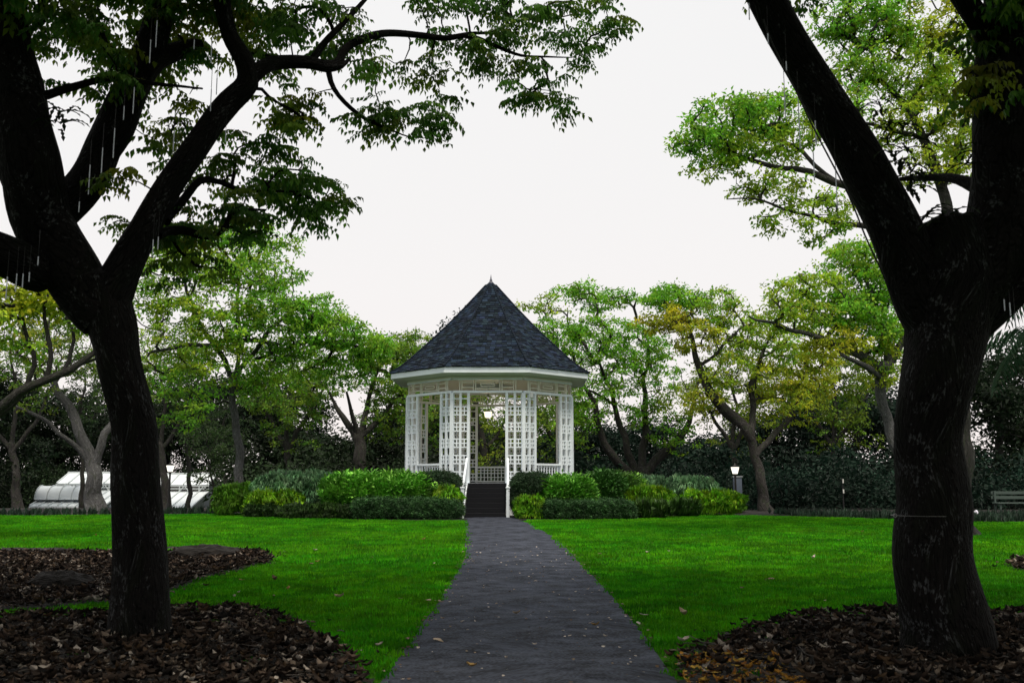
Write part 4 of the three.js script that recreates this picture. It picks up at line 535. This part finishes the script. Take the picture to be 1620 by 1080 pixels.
shrub('feathery_shrub', 'grey green feathery shrub mass on the right behind lime mounds', 985, 1135, 763, 806, 36.2, 1.2, GREY);
shrub('yellow_shrub', 'small lime bush peeping over the left hedge by the steps', 690, 727, 779, 812, 32, .4, LIME);
shrub('yellow_shrub', 'small lime bush at the inner end of the right hedge', 818, 860, 790, 826, 31.7, .4, { ...LIME, size: .8 });
shrub('yellow_shrub', 'sloping lime mound in front of the left feathery shrubs', 392, 482, 783, 816, 33.2, .6, LIME);
shrub('yellow_shrub', 'wide lime mound behind the right hedge end', 948, 1060, 776, 806, 34, .7, LIME);
shrub('yellow_shrub', 'lime mound at the outer right end of the bed', 1074, 1172, 783, 814, 35.2, .8, LIME);
shrub('green_shrub', 'green tiered shrub at the outer left end of the bed', 344, 424, 772, 815, 35, .9, { ...LIME, green: [.1, .28, .015], tip: [.22, .46, .02] });
shrub('green_shrub', 'low dark spreading shrub in front of the left bed', 440, 562, 802, 826, 31.8, .5, { ...LIME, green: [.04, .1, .02], tip: [.09, .2, .03], size: .7 });
shrub('grass_clump', 'strappy green grass clump next to the right hedge end', 1004, 1058, 800, 824, 32.4, .5, { ...LIME, leaf: blade, green: [.06, .16, .02], tip: [.14, .28, .05], size: .8, category: 'plant' });
shrub('grass_clump', 'rounded green grass clump between two lime mounds', 1056, 1106, 796, 820, 33.4, .5, { ...LIME, leaf: blade, green: [.05, .15, .02], tip: [.1, .24, .03], size: .7, category: 'plant' });
shrub('low_shrub', 'low dark shrub at the very front left lawn edge', 388, 452, 800, 820, 32.8, .4, { ...LIME, green: [.03, .09, .015], tip: [.06, .14, .02], size: .7 });

{ // shaded undergrowth along the far edge of the lawn
  R = RNG(500); const M = [], C = [];
  for (let i = 0; i < 7600; i++) { const back = i > 5200; const x = back ? rr(-56, 56) : rr(-48, 40), left = x < -13, d = back ? rr(86, 98) : rr(left ? 74 : 44, left ? 88 : 62), y = ground(x, -d) + Math.pow(R(), 1.3) * (back ? 11 : left ? 4.5 : 3.4) * (.6 + .5 * noise(x * .3, d * .3, 2)); dm.position.set(x, y, -d); dm.rotation.set(rr(-.4, .4), rr(0, PER), rr(-.4, .4)); dm.scale.setScalar(rr(.6, 1.1)); dm.updateMatrix(); M.push(dm.matrix.clone()); const k = Math.exp(rr(-.5, .4) + 1.3 * noise(x * .28, y * .5, d * .2)), t = sstep(x, -6, 6); C.push(col(lerp(.011, .008, t) * k, lerp(.024, .024, t) * k, lerp(.008, .015, t) * k)); }
  copies('undergrowth', tuftFar, leafFar, M, C);
  const M2 = [], C2 = []; for (let i = 0; i < 2600; i++) { const x = R() < .75 ? rr(9.5, 22) : rr(-26, -11), d = lawnEdge(x) + rr(.1, 4.2); dm.position.set(x, ground(x, -d), -d); dm.rotation.set(rr(-.2, .2), rr(0, PER), rr(-.2, .2)); dm.scale.setScalar(rr(.3, .85)); dm.updateMatrix(); M2.push(dm.matrix.clone()); const k = Math.exp(rr(-.4, .4)); C2.push(col(.025 * k, .06 * k, .035 * k)); }
  copies('ground_cover', blade, leafShrub, M2, C2);
}
function palm(px, d, py, label) { R = RNG(px); const f = foot(px, d), crown = P(px, py, d), g = thing('palm_tree', f, label, 'palm', 'palms in the shade at the right edge'); const loc = (p) => p.clone().sub(f), s = smoothLimb([[f, .16], [f.clone().lerp(crown, .5).add(V(.1, 0, 0)), .13], [crown, .12]], .3, .1); mesh('trunk', tube(s.pts.map(loc), s.rad, 12, { rough: .08 }), barkBrown, g);
  const m = leafMat({ color: col(.03, .07, .04), transmission: .25 }); for (let i = 0; i < 14; i++) { const t = Tri(), a = i / 14 * PER + rr(-.2, .2), o = V(Math.cos(a), 0, Math.sin(a)), l = rr(1.8, 2.5), up = rr(.2, .9); let p = loc(crown); for (let j = 0; j < 16; j++) { const dr = o.clone().add(V(0, up - j * .14, 0)).normalize(), q = p.clone().addScaledVector(dr, l / 16), sd = V(-o.z, 0, o.x); addLeaf(t, p, dr, UP, l / 15, .03, .1, 0); for (const k of [-1, 1]) addLeaf(t, q, dr.clone().multiplyScalar(.5).addScaledVector(sd, k).add(V(0, -.7, 0)).normalize(), UP, .62 * Math.sin(Math.PI * (j + 2) / 19), .04, .1, .2); p = q; } mesh('frond', triGeo(t), m, g); } }
palm(1648, 24, 540, 'dark palm with drooping fronds right of the thick trunk'); palm(1690, 22, 440, 'second dark palm cut by the right edge');

// ------------------------------------------------------------------ grass
{
  R = RNG(600);
  const tile = (n, s, lo, hi, w) => { const t = Tri(); for (let i = 0; i < n; i++) { const b = V(rr(-s, s), -.006, rr(-s, s)), a = rr(0, PER), l = rr(.3, 1.1), d = V(Math.cos(a) * l, 1, Math.sin(a) * l).normalize(); addLeaf(t, b, d, V(Math.cos(a), .2, Math.sin(a)), rr(lo, hi), w * rr(.7, 1.3), .15, .45); } return triGeo(t); };
  const tiles = [tile(46, .13, .03, .06, .02), tile(46, .13, .03, .06, .02), tile(40, .19, .035, .065, .032), tile(40, .19, .035, .065, .032)], M = [[], [], [], []], C = [[], [], [], []];
  const put = (x, z, k) => { const b = k * 2 + (R() < .5 ? 0 : 1); dm.position.set(x, ground(x, z), z); dm.rotation.set(0, rr(0, PER), 0); dm.scale.set(1, rr(.75, 1.25), 1); dm.updateMatrix(); M[b].push(dm.matrix.clone()); const n = noise(x * .7, 3, z * .7) * .3 + noise(x * 3, 5, z * 3) * .35 + noise(x * 9, 5, z * 9) * .5 - .12, v = Math.exp(n + rr(-.35, .35)), y = clamp(.3 + noise(x * .35, 9, z * .35) * .4 + noise(x * 4, 9, z * 4) * .5 + rr(-.25, .25), 0, 1); C[b].push(col(lerp(.038, .12, y) * v, lerp(.28, .36, y) * v, .004 * v)); };
  for (let d = 4; d < 37.2; d += d < 17 ? .15 : .24) { const st = d < 17 ? .15 : .24, hw = Math.min(24, d * .53 + 2.2); for (let x0 = -hw; x0 < hw; x0 += st) { const x = x0 + rr(-.5, .5) * st, z = -(d + rr(-.5, .5) * st); if (-z > lawnEdge(x) || onPath(x, z, .06) || inPlant(x, z)) continue; const e = inBed(x, z); if (e && R() < .985) continue;  put(x, z, d < 17 ? 0 : 1); } }
  tiles.forEach((t, i) => copies('grass', t, leafMat({ transmission: .3, roughness: .95, specularIntensity: .12 }), M[i], C[i]));
}
// ------------------------------------------------------------------ fallen leaves
const dry = (seed, curl) => { R = RNG(seed); const p = [], ix = [], N = 5; for (let i = 0; i <= N; i++) { const t = i / N, w = Math.sin(Math.PI * Math.pow(t, .8)) * .5 * (1 + rr(-.12, .12)); for (const s of [-1, 0, 1]) p.push(s * w * .5, curl * (s ? .13 * (1 + rr(-.4, .6)) : 0) + curl * .35 * (t - .45) * (t - .45) * 2, t - .5); if (i < N) for (const s of [0, 1]) { const a = i * 3 + s; ix.push(a, a + 3, a + 1, a + 1, a + 3, a + 4); } } const g = new THREE.BufferGeometry(); g.setAttribute('position', new THREE.Float32BufferAttribute(p, 3)); g.setIndex(ix); g.computeVertexNormals(); return g; };
const dryLeaves = [dry(1, .6), dry(2, 1.2), dry(3, -.7), dry(4, 1.8)];
const DRY = [[.022, .015, .011], [.042, .028, .02], [.1, .07, .052], [.009, .007, .006], [.17, .135, .105], [.34, .3, .26], [.075, .047, .026]];
{
  R = RNG(700); const M = [[], [], [], []], C = [[], [], [], []];
  const drop = (x, z, k, c, lift) => { const b = Math.floor(R() * 4); dm.position.set(x, ground(x, z) + lift, z); dm.rotation.set(rr(-.35, .35), rr(0, PER), rr(-.45, .45)); dm.scale.set(k * rr(.5, 1), k, k * rr(.8, 1.2)); dm.updateMatrix(); M[b].push(dm.matrix.clone()); const v = Math.exp(rr(-.5, .25)); C[b].push(col(...c.map((q) => q * v))); };
  const pick = () => { const r = R(); return DRY[r < .3 ? 0 : r < .48 ? 1 : r < .58 ? 2 : r < .82 ? 3 : r < .89 ? 4 : r < .94 ? 5 : 6]; };
  for (let i = 0; i < 120000; i++) { const d = 5.5 + 13.5 * R(), x = rr(-11, 11); if (Math.abs(x) > d * .56 + 1 || !inBed(x, -d)) continue; if (onPath(x, -d, .02)) continue; const gold = d < 8.7 && x > 1.1 && x < 2.2 && R() < .7; drop(x, -d, (R() < .3 ? rr(.025, .06) : rr(.06, .14)) * (gold ? .6 : 1), gold ? [[.4, .2, .03], [.3, .13, .03], [.45, .3, .06]][Math.floor(R() * 3)] : pick(), .03 + bedBump(x, -d) + rr(0, .04)); }
  for (let i = 0; i < 26000; i++) { const d = 6 + 13 * R(), x = rr(-9, 9); if (inBed(x, -d) || onPath(x, -d, .05) || !inBed(x + rr(-.35, .35), -d + rr(-.35, .35)) || R() < .45) continue; drop(x, -d, rr(.04, .1), pick(), .045 + rr(0, .02)); }
  M.forEach((m, i) => copies('leaf_litter', dryLeaves[i], leafMat({ transmission: .1, roughness: .75 }), m, C[i]));
  { const M3 = [], g = tube([V(-.5, 0, 0), V(-.2, .03, .04), V(.1, .0, -.03), V(.5, .04, .03)], [.022, .02, .016, .009], 5); for (let i = 0; i < 900; i++) { const d = 6 + 12 * R(), x = rr(-8, 8); if (!inBed(x, -d)) continue; dm.position.set(x, ground(x, -d) + .07 + bedBump(x, -d), -d); dm.rotation.set(rr(-.1, .1), rr(0, PER), rr(-.15, .15)); dm.scale.setScalar(rr(.12, .38)); dm.updateMatrix(); M3.push(dm.matrix.clone()); } copies('fallen_twigs', g, std({ color: col(.05, .042, .036) }), M3); }
  // crumbs and petals on the asphalt and along its edges
  const M2 = [], C2 = []; for (let i = 0; i < 520; i++) { const d = 5 + 16 * Math.pow(R(), 1.3), [c, w] = pathAt(d), edge = R() < .45, x = c + (edge ? (R() < .5 ? -1 : 1) * w * rr(.46, .53) : rr(-.48, .48) * w); dm.position.set(x, ground(x, -d) + .034, -d); dm.rotation.set(rr(-.3, .3), rr(0, PER), rr(-.3, .3)); const k = rr(.014, .04) * (edge ? 1.2 : 1); dm.scale.set(k * 1.6, k, k); dm.updateMatrix(); M2.push(dm.matrix.clone()); const q = DRY[edge ? [1, 2, 4, 6][Math.floor(R() * 4)] : [4, 5, 5, 2][Math.floor(R() * 4)]], v = rr(1, 2); C2.push(col(...q.map((z) => z * v))); }
  copies('leaf_crumbs', dryLeaves[0], leafMat({ transmission: .1 }), M2, C2);
  // leaves that lie by themselves
  const tone = [[.42, .33, .24], [.5, .44, .38], [.14, .09, .06], [.36, .24, .09]].map((c) => leafMat({ color: col(...c), transmission: .1, roughness: .7 }));
  const one = (px, py, size, t, label, group) => { const p = onGround(px, py), onP = onPath(p.x, p.z), m = tag(mesh('fallen_leaf', dryLeaves[Math.floor(R() * 4)], tone[t]), label, 'fallen leaf', group); m.position.copy(p); m.position.y += onP ? .05 : .05; m.rotation.set(rr(-.15, .15), rr(0, PER), rr(-.2, .2)); m.scale.set(size * .8, size * .8, size); };
  one(693, 1018, .13, 0, 'largest tan leaf lying alone on the path near its left edge'); one(746, 1064, .08, 3, 'yellowish leaf on the path close to the bottom centre'); one(817, 978, .09, 0, 'small tan leaf in the middle of the asphalt'); one(942, 997, .08, 3, 'small yellow leaf on the right half of the path');
  one(1287, 887, .17, 1, 'pale curled leaf alone on the middle of the right lawn'); one(1219, 919, .17, 2, 'dark curled leaf on the right lawn left of the thick trunk'); one(1082, 979, .15, 0, 'tan leaf on the grass beside the right path edge'); one(1082, 1023, .16, 1, 'pale leaf where the grass meets the right leaf bed'); one(1019, 980, .1, 1, 'pale leaf on the right path border'); one(1175, 936, .12, 2, 'smaller dark leaf on the right lawn'); one(1010, 991, .1, 1, 'flat pale leaf just inside the right path edge');
  one(491, 897, .16, 2, 'dark leaf on the left lawn next to the far leaf bed'); one(434, 923, .16, 2, 'blackish leaf lying on the left lawn between the leaf beds'); one(382, 923, .12, 3, 'yellow leaf by the edge of the far leaf bed'); one(536, 951, .12, 0, 'tan leaf on the left lawn midway to the path'); one(502, 893, .1, 3, 'small yellow leaf on the left lawn');
  one(40, 993, .18, 1, 'pale broken leaf standing on the left leaf litter'); one(66, 1040, .16, 1, 'pale leaf in the bottom left litter'); one(1338, 1037, .13, 1, 'bluish pale leaf in the right litter'); one(1602, 978, .2, 1, 'large pale leaf at the right edge of the litter');
  for (let i = 0; i < 34; i++) { const d = rr(8.3, 19), [c, w] = pathAt(d), x = c + rr(-.47, .47) * w, m = tag(mesh('fallen_leaf', dryLeaves[i % 4], tone[i % 3 ? 1 : 0]), 'tiny pale fallen leaf scattered on the dark asphalt path', 'fallen leaf', 'tiny leaves on the path'), k = rr(.025, .05); m.position.set(x, ground(x, -d) + .04, -d); m.rotation.set(rr(-.2, .2), rr(0, PER), rr(-.2, .2)); m.scale.setScalar(k); }
  for (let i = 0; i < 40; i++) { const d = rr(9, 26), x = rr(-.42, .42) * d; if (onPath(x, -d, .1) || inBed(x, -d)) continue; const m = tag(mesh('fallen_leaf', dryLeaves[i % 4], tone[i % 4]), 'small dry leaf fallen on the open lawn', 'fallen leaf', 'small leaves on the lawn'), k = rr(.05, .1); m.position.set(x, ground(x, -d) + .055, -d); m.rotation.set(rr(-.2, .2), rr(0, PER), rr(-.2, .2)); m.scale.setScalar(k); }
}
// dark humps in the far leaf bed
function hump(x0, x1, yt, yb, label, name) { const a = onGround(x0, yb), b = onGround(x1, yb), c = a.clone().add(b).multiplyScalar(.5), w = (b.x - a.x) / 2, h = P((x0 + x1) / 2, yt, -c.z).y - ground(c.x, c.z), g = new THREE.IcosahedronGeometry(1, 5), p = g.attributes.position; for (let i = 0; i < p.count; i++) { const x = p.getX(i), y = p.getY(i), z = p.getZ(i), k = 1 + .2 * noise(x * 2.3 + w, y * 2, z * 2.3) + .14 * noise(x * 6, y * 6, z * 6) + .07 * noise(x * 15, y * 15, z * 15); p.setXYZ(i, x * k * w, y * k * h, z * k * w * .55); } g.computeVertexNormals(); tag(mesh(name, g, soil), label, 'mound').position.set(c.x, ground(c.x, c.z), c.z); }
hump(262, 384, 861, 884, 'low dark earth hump at the back of the far leaf bed', 'earth_mound'); hump(40, 150, 902, 935, 'dark earth hump among the leaves left of the trunk', 'earth_mound');
renderer.render(scene, camera);
